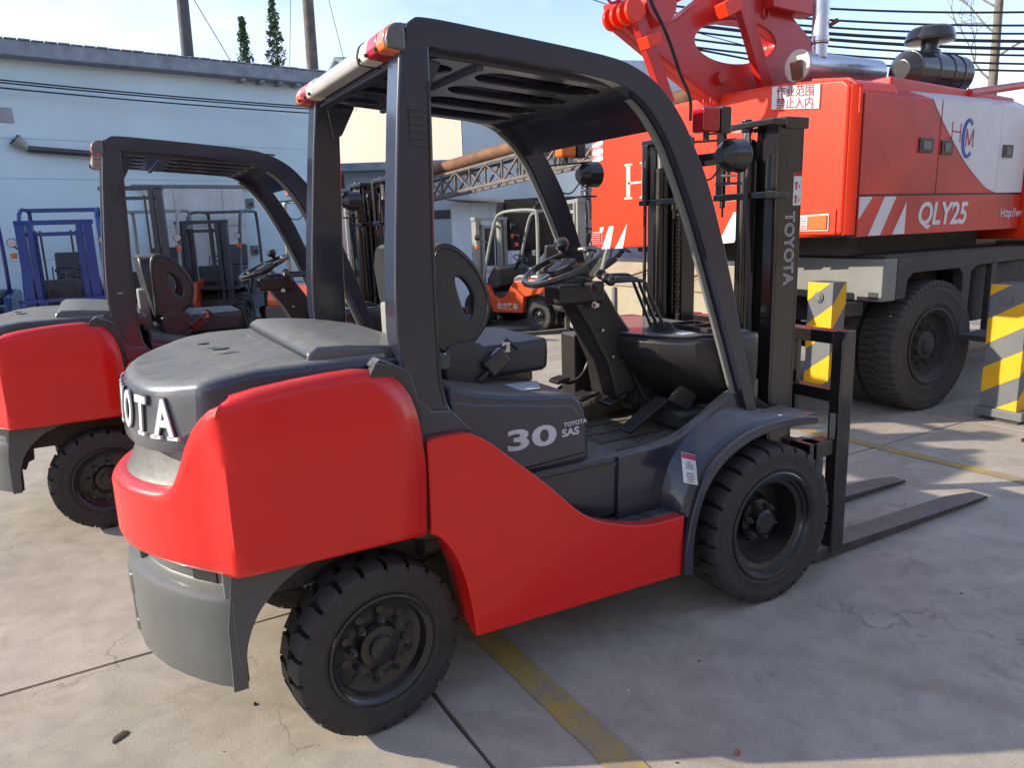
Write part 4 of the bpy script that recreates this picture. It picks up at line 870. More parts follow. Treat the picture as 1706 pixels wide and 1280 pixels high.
    obj('label_header', box(1.975, 2.022, -0.4178, -0.4171, 1.775, 1.79), LRED, T, smooth=False)
    bm = NB()
    for zc in (1.745, 1.69):
        acyl(bm, (1.990, -0.4172, zc), (1.990, -0.4178, zc), 0.008, n=12); abox(bm, 1.985, 1.995, -0.4178, -0.4172, zc-0.026, zc-0.008); abox(bm, 2.006, 2.011, -.4178, -.4172, zc-.02, zc-.005)
    obj('label_pictogram', bm, LOGOR, T, smooth=False)
    obj('rail_stain', box(1.930, 1.96, -0.4164, -0.4151, 1.81, 1.85), DARK, T, smooth=False)
    bm = NB(); abox(bm, 1.86, 2.02, -0.41, 0.41, 0.20, 0.32); obj('mast_crossmember', bm, MAST, T, bev=0.006)
    bm = NB(); abox(bm, 1.99, 2.02, -0.40, 0.40, 1.86, 1.92); obj('mast_top_tie', bm, MAST, T, bev=0.006)
    # carriage and load backrest
    bm = NB(); abox(bm, 2.06, 2.11, -0.50, 0.50, 0.50, 0.60); abox(bm, 2.06, 2.11, -0.50, 0.50, 0.10, 0.19); abox(bm, 2.0, 2.07, -0.34, -0.26, 0.08, 0.62); abox(bm, 2.0, 2.07, 0.26, 0.34, 0.08, 0.62)
    car = obj('carriage', bm, MAST, T, bev=0.006)
    for (y0, y1) in ((-0.515, -0.455), (0.455, 0.515)):
        P = [(2.225, 0.04), (2.225, 1.05), (2.25, 1.10), (2.31, 1.10), (2.315, 1.06), (2.315, 0.04)]
        obj('backrest_post', prism([(x, z) for x, z in P], y0, y1), MAST, T, bev=0.008, seg=3)
    bm = NB(); abox(bm, 2.235, 2.31, -0.455, 0.455, 1.035, 1.095); obj('backrest_top', bm, MAST, T, bev=0.006)
    bm = NB(); abox(bm, 2.235, 2.30, -0.455, 0.455, 0.765, 0.825); obj('backrest_rail', bm, MAST, T, bev=0.006)
    for yy in (-0.23, 0.0, 0.23): obj('backrest_bar', box(2.25, 2.28, yy-0.018, yy+0.018, 0.60, 1.04), MAST, T, bev=0.004)
    [obj('backrest_bracket', box(2.08, 2.225, a, a+0.08, 0.525, 0.60), MAST, T, bev=0.006) for a in (-0.50, 0.42)]
    obj('reflector_patch', box(2.224, 2.226, -0.50, -0.47, 0.60, 0.72), BEIG, T, smooth=False)
    # forks
    for (yc, xe) in ((-0.445, 3.61), (-0.035, 3.485)):
        sh = [(2.10, 0.60), (2.145, 0.60), (2.150, 0.075), (2.30, 0.060), (xe-0.25, 0.045), (xe-0.02, 0.028), (xe, 0.020), (xe, 0.010), (2.14, 0.012), (2.11, 0.030), (2.10, 0.08)]
        bm = prism(sh, yc-0.062, yc+0.062)
        for v in bm.verts:
            if v.co.x > xe-0.03: v.co.y = yc+(v.co.y-yc)*0.62
        obj('fork', bm, STEELF, T, bev=0.003)
    # ---- wheels
    for s in (-1, 1):
        wheel(T, (0, s*0.475, 0.290), 0.290, 0.165, 0.178, s, 22, 'rear', 'plate', steer=0.13)
        wheel(T, (1.70, s*0.522, 0.342), 0.345, 0.225, 0.222, s, 26, 'front', 'dish', nuts=6)
    return T

main = build_forklift('large red and charcoal forklift with white 30 on its hood, nearest in the picture', 'matching red forklifts parked side by side')
second = copy_tree(main)
second.location = (-0.73, 2.50, 0.0); second.scale = (1, 1, 0.975)
second['label'] = 'red forklift half cut off by the left edge, oval sticker on its pillar'
# sticker only the second one wears
o = obj('oval_sticker', loft([[(0.195+0.030*math.cos(2*math.pi*k/24), -0.5355-h, 1.345+0.019*math.sin(2*math.pi*k/24)) for k in range(24)] for h in (0, 0.0012)]), PM('sticker_green', (0.25, 0.32, 0.22), 0.4, var=0.05), second, smooth=False)
obj('sticker_centre', loft([[(0.195+0.022*math.cos(2*math.pi*k/24), -0.5368-h, 1.345+0.0125*math.sin(2*math.pi*k/24)) for k in range(24)] for h in (0, 0.0006)]), DULLWHITE, o, smooth=False)

# ================================================================ truck crane
CR = root('truck_crane', 'huge orange red truck crane with QLY25 on its side and white engine doors', 'crane', (5.2, 2.2, 0))
_co = obj
def cobj(name, bm, mat, parent=None, **k):
    o = _co(name, bm, mat, parent, **k)
    if parent is CR: o.location = (-5.2, -2.2, 0)
    return o
XC = 4.08
face = [(0.93, 1.467), (0.93, 2.50), (0.985, 2.545), (1.54, 2.605), (2.4, 2.635), (3.20, 2.635), (3.80, 2.52), (4.03, 2.44), (4.03, 1.335), (2.4, 1.402)]
cwt = cobj('crane_counterweight', prism(face, XC, XC+0.55, 'x'), CRED, CR, bev=0.03, seg=3)
cobj('corner_panel', prism([(XC+0.02, 0.93), (XC+0.07, 0.885), (4.165, 0.88), (4.165, 1.2), (XC+0.1, 1.2)], 1.466, 2.50, 'z'), CRED, CR, bev=0.008)
cobj('corner_panel', prism([(0.885, 2.47), (0.98, 2.552), (1.30, 2.60), (1.30, 2.3), (0.885, 2.3)], XC+0.06, 4.168, 'x'), CRED, CR, bev=0.006)
# hood body behind the door panels
hoodsec = [(0.895, 1.45), (0.895, 2.43), (1.10, 2.545), (3.9, 2.50), (3.98, 2.40), (3.98, 1.40)]
cobj('hood_frame', prism(hoodsec, 4.16, 6.32, 'x'), BLK, CR)
cobj('skirt_panel', box(4.185, 6.315, 0.880, 0.91, 1.452, 1.735), CDOOR, CR, bev=0.004)
def cpanel(nm, x0, x1, mat):
    p = cobj(nm, prism([(0.880, 1.750), (0.880, 2.435), (1.095, 2.552), (1.45, 2.548), (1.45, 2.50), (1.10, 2.51), (0.92, 2.42), (0.92, 1.750)], x0, x1, 'x'), mat, CR, bev=0.004); return p
p1 = cpanel('engine_door', 4.185, 5.085, CDOOR); p2 = cpanel('engine_door', 5.093, 5.905, CDOOR); p3 = cpanel('engine_door', 5.913, 6.315, CWHT)
# white livery on the second door, chamfer and top
bd = sm2([(4.97, 2.437), (5.015, 2.371), (5.12, 2.27), (5.284, 2.119), (5.46, 1.975), (5.655, 1.85), (5.78, 1.785), (5.90, 1.756)], 5)
bd2 = [p for p in bd if p[0] > 5.097]
cobj('white_livery', prism([(5.097, 2.434)]+[(5.097, 2.292)]+bd2+[(5.903, 2.434)], 0.8765, 0.881), CWHT, p2, smooth=False)
cobj('white_livery', prism([(4.97, 2.434), (5.02, 2.371), (5.081, 2.307), (5.081, 2.434)], 0.8765, 0.881), CWHT, p1, smooth=False)
n_ = Vector((0, -0.117, 0.215)).normalized()
def cham(x0, x1, par, xs=None):
    bm = NB(); a = [Vector((x0 if xs is None else xs, 0.880, 2.436)), Vector((x1, 0.880, 2.436)), Vector((x1, 1.095, 2.553)), Vector((x0, 1.095, 2.553))]
    V = [bm.verts.new(v+Vector((0, -0.0015, 0.003))) for v in a]; W = [bm.verts.new(v+Vector((0, 0.004, -0.008))) for v in a]
    bm.faces.new(V); bm.faces.new(W[::-1])
    for k in range(4): bm.faces.new([V[k], W[k], W[(k+1) % 4], V[(k+1) % 4]])
    cobj('white_livery', bm, CWHT, par, smooth=False)
cham(4.78, 5.081, p1, 4.965); cham(5.097, 5.903, p2)
for p in (p2, p3, p1): pass
# door vents / latches
for (x0, x1, z0, z1, par) in ((4.835, 5.005, 2.05, 2.155, p1), (5.110, 5.255, 2.04, 2.145, p2), (5.96, 6.10, 2.03, 2.13, p3)):
    v = cobj('door_latch', box(x0, x1, 0.868, 0.8785, z0, z1), BLK, par, bev=0.003)
    cobj('latch_plate', box(x0+0.035, x1-0.035, 0.8635, 0.867, z0+0.022, z1-0.022), POSTG, v)
# emblem: a blue C with thin H and M
pts = [(0.115*math.sin(a)*0.72, 0.145*math.cos(a)) for a in [R(38)+k*R(284)/26 for k in range(27)]]
pin = [(0.080*math.sin(a)*0.72, 0.118*math.cos(a)) for a in [R(38)+k*R(284)/26 for k in range(27)]]
pts = [(-x, z) for x, z in pts]; pin = [(-x, z) for x, z in pin]
pts = [(-x, z) for x, z in pts]; pin = [(-x, z) for x, z in pin]
# angles run clockwise from upper right round the left side: rebuild explicitly
oc = []; ic = []
for k in range(27):
    a = R(50)+k*R(260)/26
    oc.append((0.088*math.cos(a), 0.150*math.sin(a))); ic.append((0.052*math.cos(a)+0.004, 0.122*math.sin(a)))
C0 = (5.452, 2.165)
cobj('emblem_ring', prism([(C0[0]+x, C0[1]+z) for x, z in oc+ic[::-1]], 0.8738, 0.877), LOGOB, p2, smooth=False)
bm = NB()
def stroke(bm, a, b, w, y0, y1):
    d = Vector((b[0]-a[0], b[1]-a[1])); n = Vector((-d.y, d.x)).normalized()*w/2
    aprism(bm, [(a[0]+n.x, a[1]+n.y), (b[0]+n.x, b[1]+n.y), (b[0]-n.x, b[1]-n.y), (a[0]-n.x, a[1]-n.y)], y0, y1)
for a, b in (((5.235, 2.285), (5.235, 2.150)), ((5.345, 2.275), (5.345, 2.135)), ((5.235, 2.215), (5.345, 2.208))): stroke(bm, a, b, 0.009, 0.8738, 0.8768)
cobj('emblem_letter', bm, LOGOR, p2, smooth=False)
bm = NB()
for a, b in (((5.425, 2.10), (5.430, 2.235)), ((5.430, 2.235), (5.470, 2.115)), ((5.470, 2.115), (5.515, 2.235)), ((5.515, 2.235), (5.520, 2.10))): stroke(bm, a, b, 0.009, 0.8722, 0.8738)
cobj('emblem_letter', bm, LOGOR, p2, smooth=False)
sk = [c for c in CR.children if c.name.startswith('skirt_panel')][0]
letters('QLY25', 0.235, (5.205, 0.8775, 1.590), (1, 0, -0.01), (0, 0, 1), CWHT, sk, depth=0.001, offset=0.006, sx=0.96, shear=0.15, spacing=0.98)
letters('Http://www.', 0.105, (6.235, 0.8775, 1.583), (1, 0, 0), (0, 0, 1), CWHT, sk, depth=0.001, offset=0.0004, sx=0.82)
def stripes_side(par, x0, x1, z0, z1, y, axis, mat=WHITE, n=3, w=0.5):
    pass
for poly in ([(4.19, 1.733), (4.335, 1.733), (4.19, 1.575)], [(4.475, 1.733), (4.610, 1.733), (4.445, 1.456), (4.310, 1.456)], [(4.735, 1.690), (4.735, 1.456), (4.59, 1.456)]):
    cobj('hazard_stripe', prism(poly, 0.8765, 0.8815), CWHT, sk, smooth=False)
# rear face: letters, stripes, sign, lights
def fplate(nm, poly, mat, par=cwt, d=0.004): return cobj(nm, prism(poly, XC-d, XC+0.002, 'x'), mat, par, smooth=False)
def Hs(y0, y1, z0, z1, sw, tilt=-0.02):   # serif H seen from -x : y decreases to the right
    parts = []
    for yc in (y0-sw*0.9, y1+sw*0.9):
        parts.append([(yc+sw/2, z0), (yc-sw/2, z0), (yc-sw/2, z1), (yc+sw/2, z1)])
    return parts
yL, yR, z0, z1 = 3.435, 3.085, 1.850, 2.165
bm = NB()
def hb(a0, a1, b0, b1): aprism(bm, [(a0, b0), (a1, b0), (a1, b1), (a0, b1)], XC-0.004, XC+0.002, 'x')
for yc in (yL-0.055, yR+0.055):
    hb(yc+0.030, yc-0.030, z0, z1); hb(yc+0.062, yc-0.062, z0-0.012, z0+0.006); hb(yc+0.062, yc-0.062, z1-0.006, z1+0.012)
hb(yL-0.05, yR+0.05, 1.980, 2.000)
cobj('painted_letter', bm, CREAM, cwt, smooth=False)
oc = []; ic = []
for k in range(29):
    a = R(45)+k*R(270)/28; oc.append((2.875-0.185*math.cos(a), 2.005+0.165*math.sin(a))); ic.append((2.875-0.125*math.cos(a), 2.005+0.145*math.sin(a)))
cobj('painted_letter', prism(oc+ic[::-1], XC-0.004, XC+0.002, 'x'), CREAM, cwt, smooth=False)
for poly in ([(3.83, 1.345), (3.69, 1.35), (3.62, 1.58), (3.70, 1.58)], [(3.60, 1.352), (3.47, 1.357), (3.40, 1.60), (3.40, 1.60)], [(3.86, 1.57), (3.79, 1.575), (3.86, 1.42)]):
    fplate('hazard_stripe', poly, WHITE)
for poly in ([(3.74, 1.348), (3.62, 1.352), (3.55, 1.59), (3.66, 1.59)], [(3.50, 1.356), (3.37, 1.362), (3.37, 1.59)]): pass
for poly in ([(2.14, 1.405), (1.96, 1.415), (1.79, 1.665), (1.97, 1.665)], [(1.88, 1.42), (1.70, 1.43), (1.53, 1.665), (1.71, 1.665)], [(1.62, 1.43), (1.45, 1.44), (1.45, 1.665)]):
    fplate('hazard_stripe', poly, WHITE)
sg = fplate('warning_sign', [(1.600, 2.425), (1.600, 2.590), (1.165, 2.538), (1.165, 2.370)], WHITE, cwt, 0.014)
for s_, zc in (('作业范围', 2.520), ('禁止入内', 2.437)):
    letters(s_, 0.088, (XC-0.0165, 1.382, zc-0.002), (0, -1, -0.12), (0, 0.02, 1), LOGOR, sg, depth=0.001, offset=0.0010, spacing=1.0)
fp = fplate('small_sign', [(3.98, 2.22), (3.98, 2.42), (3.80, 2.46), (3.80, 2.255)], WHITE, cwt)
for s_, zc in (('作业范围', 2.375), ('禁止入内', 2.295)):
    letters(s_, 0.046, (XC-0.0055, 3.89, zc), (0, -1, 0.10), (0, 0.02, 1), LOGOR, fp, depth=0.001)
lh = cobj('light_housing', prism([(1.42, 1.475), (1.42, 1.655), (0.975, 1.655), (0.975, 1.475)], XC-0.012, XC+0.01, 'x'), CRED, cwt, bev=0.004)
cobj('lamp_frame', prism([(1.375, 1.500), (1.375, 1.615), (1.025, 1.625), (1.025, 1.500)], XC-0.022, XC-0.012, 'x'), CREAM, lh, bev=0.003)
cobj('white_lamp', prism([(1.365, 1.512), (1.365, 1.605), (1.20, 1.610), (1.20, 1.512)], XC-0.034, XC-0.022, 'x'), LCLR, lh, bev=0.004)
for k in range(5): cobj('lamp_rib', box(XC-0.037, XC-0.034, 1.21, 1.36, 1.520+k*0.018, 1.525+k*0.018), CDOOR, lh, smooth=False)
cobj('orange_lamp', prism([(1.195, 1.512), (1.195, 1.610), (1.035, 1.615), (1.035, 1.512)], XC-0.034, XC-0.022, 'x'), PM('amber_lamp', (0.55, 0.14, 0.03), 0.3, coat=0.4), lh, bev=0.004)
lh2 = cobj('light_housing', prism([(3.985, 1.40), (3.985, 1.52), (3.815, 1.525), (3.815, 1.40)], XC-0.012, XC+0.01, 'x'), LCLR, cwt, bev=0.003)
cobj('red_lamp', prism([(3.975, 1.41), (3.975, 1.512), (3.825, 1.515), (3.825, 1.41)], XC-0.022, XC-0.012, 'x'), CDOOR, lh2, bev=0.003)
for k in range(4): cobj('lamp_rib', box(XC-0.025, XC-0.022, 3.83, 3.97, 1.425+k*0.022, 1.430+k*0.022), CREAM, lh2, smooth=False)
# neighbouring cab block at the right edge
cb_ = cobj('cab_block', prism([(0.80, 1.36), (0.80, 2.30), (0.95, 2.46), (2.0, 2.5), (2.0, 1.36)], 6.34, 8.2, 'x'), CRED, CR, bev=0.02)
cobj('cab_window', box(6.6, 7.6, 0.792, 0.802, 1.85, 2.25), GLASS, cb_)
# silencer, exhaust, air cleaner
def chord(bm, a, b, r0, r1, n=28): return acyl(bm, a, b, r0, r1, n)
SIL = MATS['silver_pipe']
bm = NB(); chord(bm, (4.52, 1.75, 2.80), (5.50, 1.75, 2.80), 0.115, 0.115); sl = cobj('silencer', bm, SIL, CR, bev=0.008)
bm = NB(); chord(bm, (4.505, 1.75, 2.80), (4.53, 1.75, 2.80), 0.125, 0.125); cobj('silencer_end', bm, CREAM, sl, bev=0.004)
cobj('pipe_stub', cyl((4.50, 1.73, 2.70), (4.46, 1.73, 2.83), 0.045, n=18), RUST, sl)
bm = NB(); chord(bm, (4.70, 1.70, 2.86), (4.70, 1.70, 2.99), 0.060, 0.060); chord(bm, (4.70, 1.70, 2.985), (4.70, 1.70, 3.02), 0.070, 0.070); chord(bm, (4.70, 1.70, 3.0), (4.70, 1.70, 4.0), 0.064, 0.064); cobj('exhaust_pipe', bm, SIL, CR, bev=0.003)
cobj('exhaust_clamp', cyl((4.70, 1.70, 2.965), (4.70, 1.70, 2.975), 0.066, n=24), DARK, CR)
bm = NB(); chord(bm, (4.75, 1.66, 3.10), (4.80, 1.62, 3.14), 0.015, 0.02, 10); cobj('pipe_clip', bm, RUST, CR)
bm = NB(); chord(bm, (5.24, 1.3, 2.73), (5.94, 1.3, 2.73), 0.155, 0.155); chord(bm, (5.46, 1.3, 2.73), (5.48, 1.3, 2.73), 0.163, 0.163); chord(bm, (5.66, 1.3, 2.73), (5.68, 1.3, 2.73), 0.163, 0.163); chord(bm, (5.80, 1.3, 2.73), (5.82, 1.3, 2.73), 0.163, 0.163)
ac = cobj('air_cleaner', bm, BLK, CR, bev=0.012, seg=3)
bm = NB(); chord(bm, (5.24, 1.3, 2.73), (5.17, 1.3, 2.73), 0.15, 0.08); cobj('cleaner_dome', bm, BLK, ac, bev=0.01)
bm = NB(); chord(bm, (5.53, 1.3, 2.84), (5.53, 1.3, 2.99), 0.065, 0.065); chord(bm, (5.53, 1.3, 2.82), (5.53, 1.3, 2.90), 0.10, 0.085); cobj('intake_neck', bm, BLK, ac, bev=0.004)
pr = [(0.001, 3.085), (0.06, 3.083), (0.14, 3.073), (0.165, 3.055), (0.190, 2.985), (0.185, 2.965), (0.10, 2.955), (0.001, 2.955)]
bm = alathe(NB(), [(r, z) for r, z in pr], 32, Matrix.Translation((5.53, 1.3, 0)) @ Matrix.Rotation(R(90), 4, 'X')); cobj('rain_cap', bm, BLK, ac, ang=30)
for v in []: pass
# slewing A-frame and boom foot
Pz = [(3.00, 3.20), (3.05, 3.06), (3.20, 3.00), (3.36, 2.92), (3.60, 2.80), (3.85, 2.67), (4.12, 2.53), (4.25, 2.45), (4.60, 2.47), (4.75, 2.62), (5.02, 2.72), (5.40, 2.80), (5.30, 3.02), (5.10, 3.16), (4.85, 3.32), (4.50, 3.52), (4.10, 3.50), (3.80, 3.30), (3.45, 3.10), (3.30, 3.14), (3.15, 3.22)]
hole = [(4.245+0.47*math.cos(t_), 3.045+0.02*math.cos(t_)+0.185*math.sin(t_)) for t_ in [k*math.pi/18 for k in range(36)]]
Pz = [(3.02, 3.22), (3.04, 3.10), (3.36, 2.93), (3.60, 2.80), (3.85, 2.67), (4.12, 2.54), (4.25, 2.45), (4.60, 2.47), (4.75, 2.66), (5.02, 2.74), (5.40, 2.80), (5.36, 2.98), (5.22, 3.08), (4.85, 3.32), (4.45, 3.60), (4.05, 3.55), (3.95, 3.38), (3.62, 3.16), (3.45, 3.08), (3.30, 3.12), (3.16, 3.24)]
for yy in (2.2, 2.28):
    me = curve_mesh([Pz, hole], 0.030, 0.016)
    fr = cobj('boom_frame', me, ARED, CR, xf=Matrix.Translation((0, yy, 0)) @ XZ, ang=40)
    if yy < 2.5:
        for q in ((4.56, 3.30), (5.02, 2.86)): 
            cobj('lifting_eye', tube([(q[0]+0.03*math.cos(a), yy-0.06, q[1]+0.045*math.sin(a)) for a in [k*math.pi/6 for k in range(12)]], 0.008, 6, True), CDOOR, fr)
        for q in ((3.98, 2.60), (4.10, 2.54), (4.16, 2.50)): cobj('hook_ring', tube([(q[0]+0.02*math.cos(a), yy-0.05, q[1]-0.03+0.04*math.sin(a)) for a in [k*math.pi/6 for k in range(12)]], 0.006, 6, True), ARED, fr)
cobj('cross_tube', cyl((4.05, 2.1, 2.75), (4.05, 2.5, 2.75), 0.05), ARED, CR)
def strut(x0, z0, x1, z1, w, y, nm='strut'):
    bm = NB(); abar(bm, (x0, y, z0), (x1, y, z1), 0.07, w); return cobj(nm, bm, CRED if False else ARED, CR, bev=0.006)
s1 = strut(3.97, 3.72, 4.52, 2.62, 0.125, 2.05); s2 = strut(3.06, 3.22, 3.42, 2.50, 0.10, 2.05)
bm = NB(); abar(bm, (3.985, 2.02, 3.30), (4.03, 2.02, 3.20), 0.12, 0.17); cobj('strut_collar', bm, CRED, s1, bev=0.006)
bm = NB(); abar(bm, (3.20, 2.02, 2.98), (3.235, 2.02, 2.90), 0.12, 0.14); cobj('strut_collar', bm, CRED, s2, bev=0.006)
for k, yy in enumerate((2.0, 2.09, 2.18, 2.27)):
    bm = NB(); acyl(bm, (3.05, yy-0.018, 3.13), (3.05, yy+0.018, 3.13), 0.085, n=24); cobj('sheave', bm, CRED, CR, bev=0.008)
bm = NB(); acyl(bm, (3.33, 2.02, 3.22), (3.33, 2.32, 3.22), 0.15, n=32); cobj('winch_drum', bm, ARED, CR, bev=0.012)
cobj('hydraulic_hose', tube(smooth_path([(3.10, 1.98, 3.45), (3.17, 1.96, 3.20), (3.28, 1.96, 3.05), (3.36, 1.96, 2.92), (3.48, 1.98, 2.72), (3.62, 2.02, 2.55), (3.70, 2.1, 2.4)], 6), 0.013, 8), WIRE, CR)
cobj('hydraulic_hose', tube(smooth_path([(2.92, 2.1, 3.40), (2.86, 2.1, 3.27), (2.92, 2.1, 3.19), (3.02, 2.1, 3.24)], 6), 0.010, 8), LOGOR, CR)
cobj('boom_ram', cyl((3.45, 2.3, 3.26), (4.3, 2.3, 3.66), 0.055, n=20), CRED, CR)
cobj('boom_bracket', prism([(4.55, 3.32), (5.05, 3.30), (5.06, 3.42), (4.9, 3.60), (4.5, 3.60)], 2.05, 2.2), ARED, CR, bev=0.01)
bm = NB(); acyl(bm, (3.80, 2.5, 3.10), (4.05, 2.5, 3.06), 0.05, 0.03); acyl(bm, (4.05, 2.5, 3.06), (4.14, 2.5, 3.05), 0.015, 0.012); cobj('hook_swivel', bm, RUST, CR)
cobj('jib_rope', cyl((4.14, 2.5, 3.05), (5.05, 2.5, 3.00), 0.009, n=8), WIRE, CR)
cobj('jib_tube', cyl((5.62, 1.0, 2.53), (7.6, 1.15, 2.80), 0.032, n=16), ARED, CR)
cobj('hood_top', prism([(4.63, 2.45), (6.3, 2.45), (6.3, 2.53), (4.63, 2.60)], 1.0, 3.9), CDOOR, CR, bev=0.02)
cobj('operator_cab_roof', prism(sm2([(4.3, 2.55), (4.6, 2.68), (5.0, 2.72), (5.4, 2.66), (5.6, 2.55)], 4), 2.0, 3.2), BEIG, CR)
# chassis
cobj('turntable', cyl((5.35, 2.25, 1.22), (5.35, 2.25, 1.46), 0.85, n=40), DARK, CR, bev=0.01)
cobj('under_body', box(4.45, 6.2, 1.15, 3.7, 1.30, 1.45), DARK, CR, bev=0.01)
rb = cobj('rear_beam', box(4.55, 4.72, 0.90, 3.30, 0.95, 1.275), BEAMG, CR, bev=0.008)
cobj('beam_window', box(4.545, 4.551, 0.93, 1.01, 0.965, 1.02), DARK, rb, smooth=False)
sideb = [(4.725, 0.955), (4.725, 1.275), (6.6, 1.300), (6.6, 1.18), (5.80, 1.165), (5.72, 1.12), (5.70, 0.57), (5.62, 0.57), (5.60, 1.10), (5.54, 1.155), (4.93, 1.150), (4.86, 1.10), (4.84, 0.955)]
cobj('side_frame', prism(sideb, 0.900, 0.985), CHAS, CR, bev=0.006)
cobj('foot_bar', box(5.62, 6.1, 0.52, 0.93, 0.555, 0.60), CHAS, CR); cobj('frame_post', box(6.02, 6.09, 0.90, 0.95, 0.60, 1.18), CHAS, CR)
bm = NB(); abox(bm, 4.72, 9.5, 1.35, 2.95, 0.72, 1.20); cobj('main_frame', bm, CHAS, CR)
cobj('deck', box(4.60, 9.5, 0.92, 3.30, 1.277, 1.300), CHAS, CR); cobj('deck_box', box(5.9, 6.6, 1.2, 1.6, 1.30, 1.38), BLK, CR)
cobj('tank', box(5.98, 7.2, 1.02, 1.35, 0.66, 1.16), DARK, CR, bev=0.03)
cobj('crane_axle', cyl((5.26, 1.0, 0.50), (5.26, 3.2, 0.50), 0.12, n=20), CHAS, CR)
cobj('drag_pipe', cyl((5.4, 1.55, 0.33), (8.2, 1.45, 0.33), 0.10, n=16), TAN, CR)
for (yy, s) in ((1.055, -1), (1.40, -1), (2.80, 1), (3.14, 1)):
    w = wheel(CR, (5.265-5.2, yy-2.2, 0.535), 0.54, 0.31, 0.30, s, 58, 'crane', 'plate', rub=RUBD, rimm=CHAS, nuts=10)
for (yy, s) in ((1.055, -1), (3.14, 1)): wheel(CR, (8.9-5.2, yy-2.2, 0.535), 0.54, 0.31, 0.30, s, 58, 'crane', 'plate', rub=RUBD, rimm=CHAS, nuts=10)
# striped outrigger legs
def outrigger(x0, x1, y0, y1, z0, z1, foot, flip):
    post = cobj('outrigger_leg', box(x0, x1, y0, y1, z0, z1), POSTG, CR, bev=0.006)
    W = y1-y0; per = 0.38; sl = 0.72 if not foot else 0.60
    def clip(z): return max(z0+0.004, min(z1-0.004, z))
    k = -6
    while True:
        za = 0.97+k*per
        if za > z1: break
        # band rising to the right (right = smaller y) on the -x face
        def band(u0, u1, f):
            P = []
            n = 10
            for i in range(n+1): u = u0+(u1-u0)*i/n; P.append((f(u), clip(za+sl*(u-u0)*flip)))
            for i in range(n, -1, -1): u = u0+(u1-u0)*i/n; P.append((f(u), clip(za+per*0.52+sl*(u-u0)*flip)))
            return P
        P = band(0, W, lambda u: y1-u)
        if max(p[1] for p in P)-min(p[1] for p in P) > 0.02 and not all(abs(p[1]-P[0][1]) < 1e-6 for p in P):
            bm = NB(); vs = [bm.verts.new((x0-0.002, max(y0+.004, min(y1-.004, a)), b)) for a, b in P]
            bmesh.ops.remove_doubles(bm, verts=vs, dist=1e-5)
            f = [v for v in bm.verts]
            try:
                bm.free(); bm = NB(); Q = []
                for a, b in P:
                    if not Q or (abs(Q[-1][0]-a)+abs(Q[-1][1]-b)) > 1e-5: Q.append((a, b))
                bm.faces.new([bm.verts.new((x0-0.002, a, b)) for a, b in Q]); cobj('yellow_stripe', bm, YEL, post, smooth=False)
            except ValueError: pass
        zb = za+sl*W*flip; D = x1-x0; Q = []
        for i in range(7): t = i/6; Q.append((x0+D*t, clip(zb+sl*1.8*D*t)))
        for i in range(6, -1, -1): t = i/6; Q.append((x0+D*t, clip(zb+per*0.52+sl*1.8*D*t)))
        if max(q[1] for q in Q)-min(q[1] for q in Q) > 0.03:
            bm = NB(); bm.faces.new([bm.verts.new((a, y0-0.002, b)) for a, b in Q]); cobj('yellow_stripe', bm, YEL, post, smooth=False)
        k += 1
    bm = NB(); acyl(bm, (x0-0.012, (y0+y1)/2+0.01, z1-0.115), (x0+0.02, (y0+y1)/2+0.01, z1-0.115), 0.042, n=20); acyl(bm, (x0-0.02, (y0+y1)/2+0.01, z1-0.115), (x0-0.01, (y0+y1)/2+0.01, z1-0.115), 0.028, n=20); cobj('leg_pin', bm, POSTG, post, bev=0.003)
    if foot:
        cobj('leg_foot', box(x0-0.03, x1+0.06, y0-0.06, y1+0.025, 0.03, 0.10), POSTG, post, bev=0.01)
        cobj('jack_pad', box(x0+0.0, x1+0.02, y0-0.02, y1-0.02, 0.0, 0.03), DARK, post)
    return post
outrigger(5.33, 5.62, 0.255, 0.525, 0.095, 1.060, True, 1)
outrigger(4.15, 4.30, 1.022, 1.246, 0.28, 1.118, False, 1)
cobj('outrigger_beam', box(4.30, 4.56, 1.06, 1.24, 0.84, 0.94), DARK, CR)

# ================================================================ tan hopper box
hp = root('steel_hopper', 'tan sheet steel hopper with sloping lid under the orange counterweight', 'hopper', (3.9, 2.45, 0))
def ho(n, b, m, par=hp, **k):
    o = obj(n, b, m, par, **k)
    if par is hp: o.location = (-3.9, -2.45, 0)
    return o
ho('front_panel', box(3.70, 4.06, 1.42, 3.50, 0.12, 1.03), TAN, bev=0.006)
ho('sloping_lid', prism([(3.68, 1.035), (4.06, 1.235), (4.06, 1.215), (3.70, 1.015)], 1.40, 3.52), TAN, bev=0.003)
ho('rear_lip', box(4.04, 4.07, 1.40, 3.52, 1.20, 1.262), DGREY)
for y in (1.80, 3.10, 2.45): ho('stiffener', box(3.672, 3.70, y-0.02, y+0.02, 0.14, 1.01), POSTG)
for y in (2.2, 2.95): ho('lid_handle', tube([(3.76, y, 1.09), (3.76, y, 1.115), (3.95, y-0.25, 1.215), (3.95, y-0.25, 1.19)], 0.009, 8), RUST)
for (x, y) in ((3.75, 1.5), (3.75, 3.4), (4.0, 1.5), (4.0, 3.4)): ho('leg', box(x-0.03, x+0.03, y-0.03, y+0.03, 0, 0.12), DGREY)

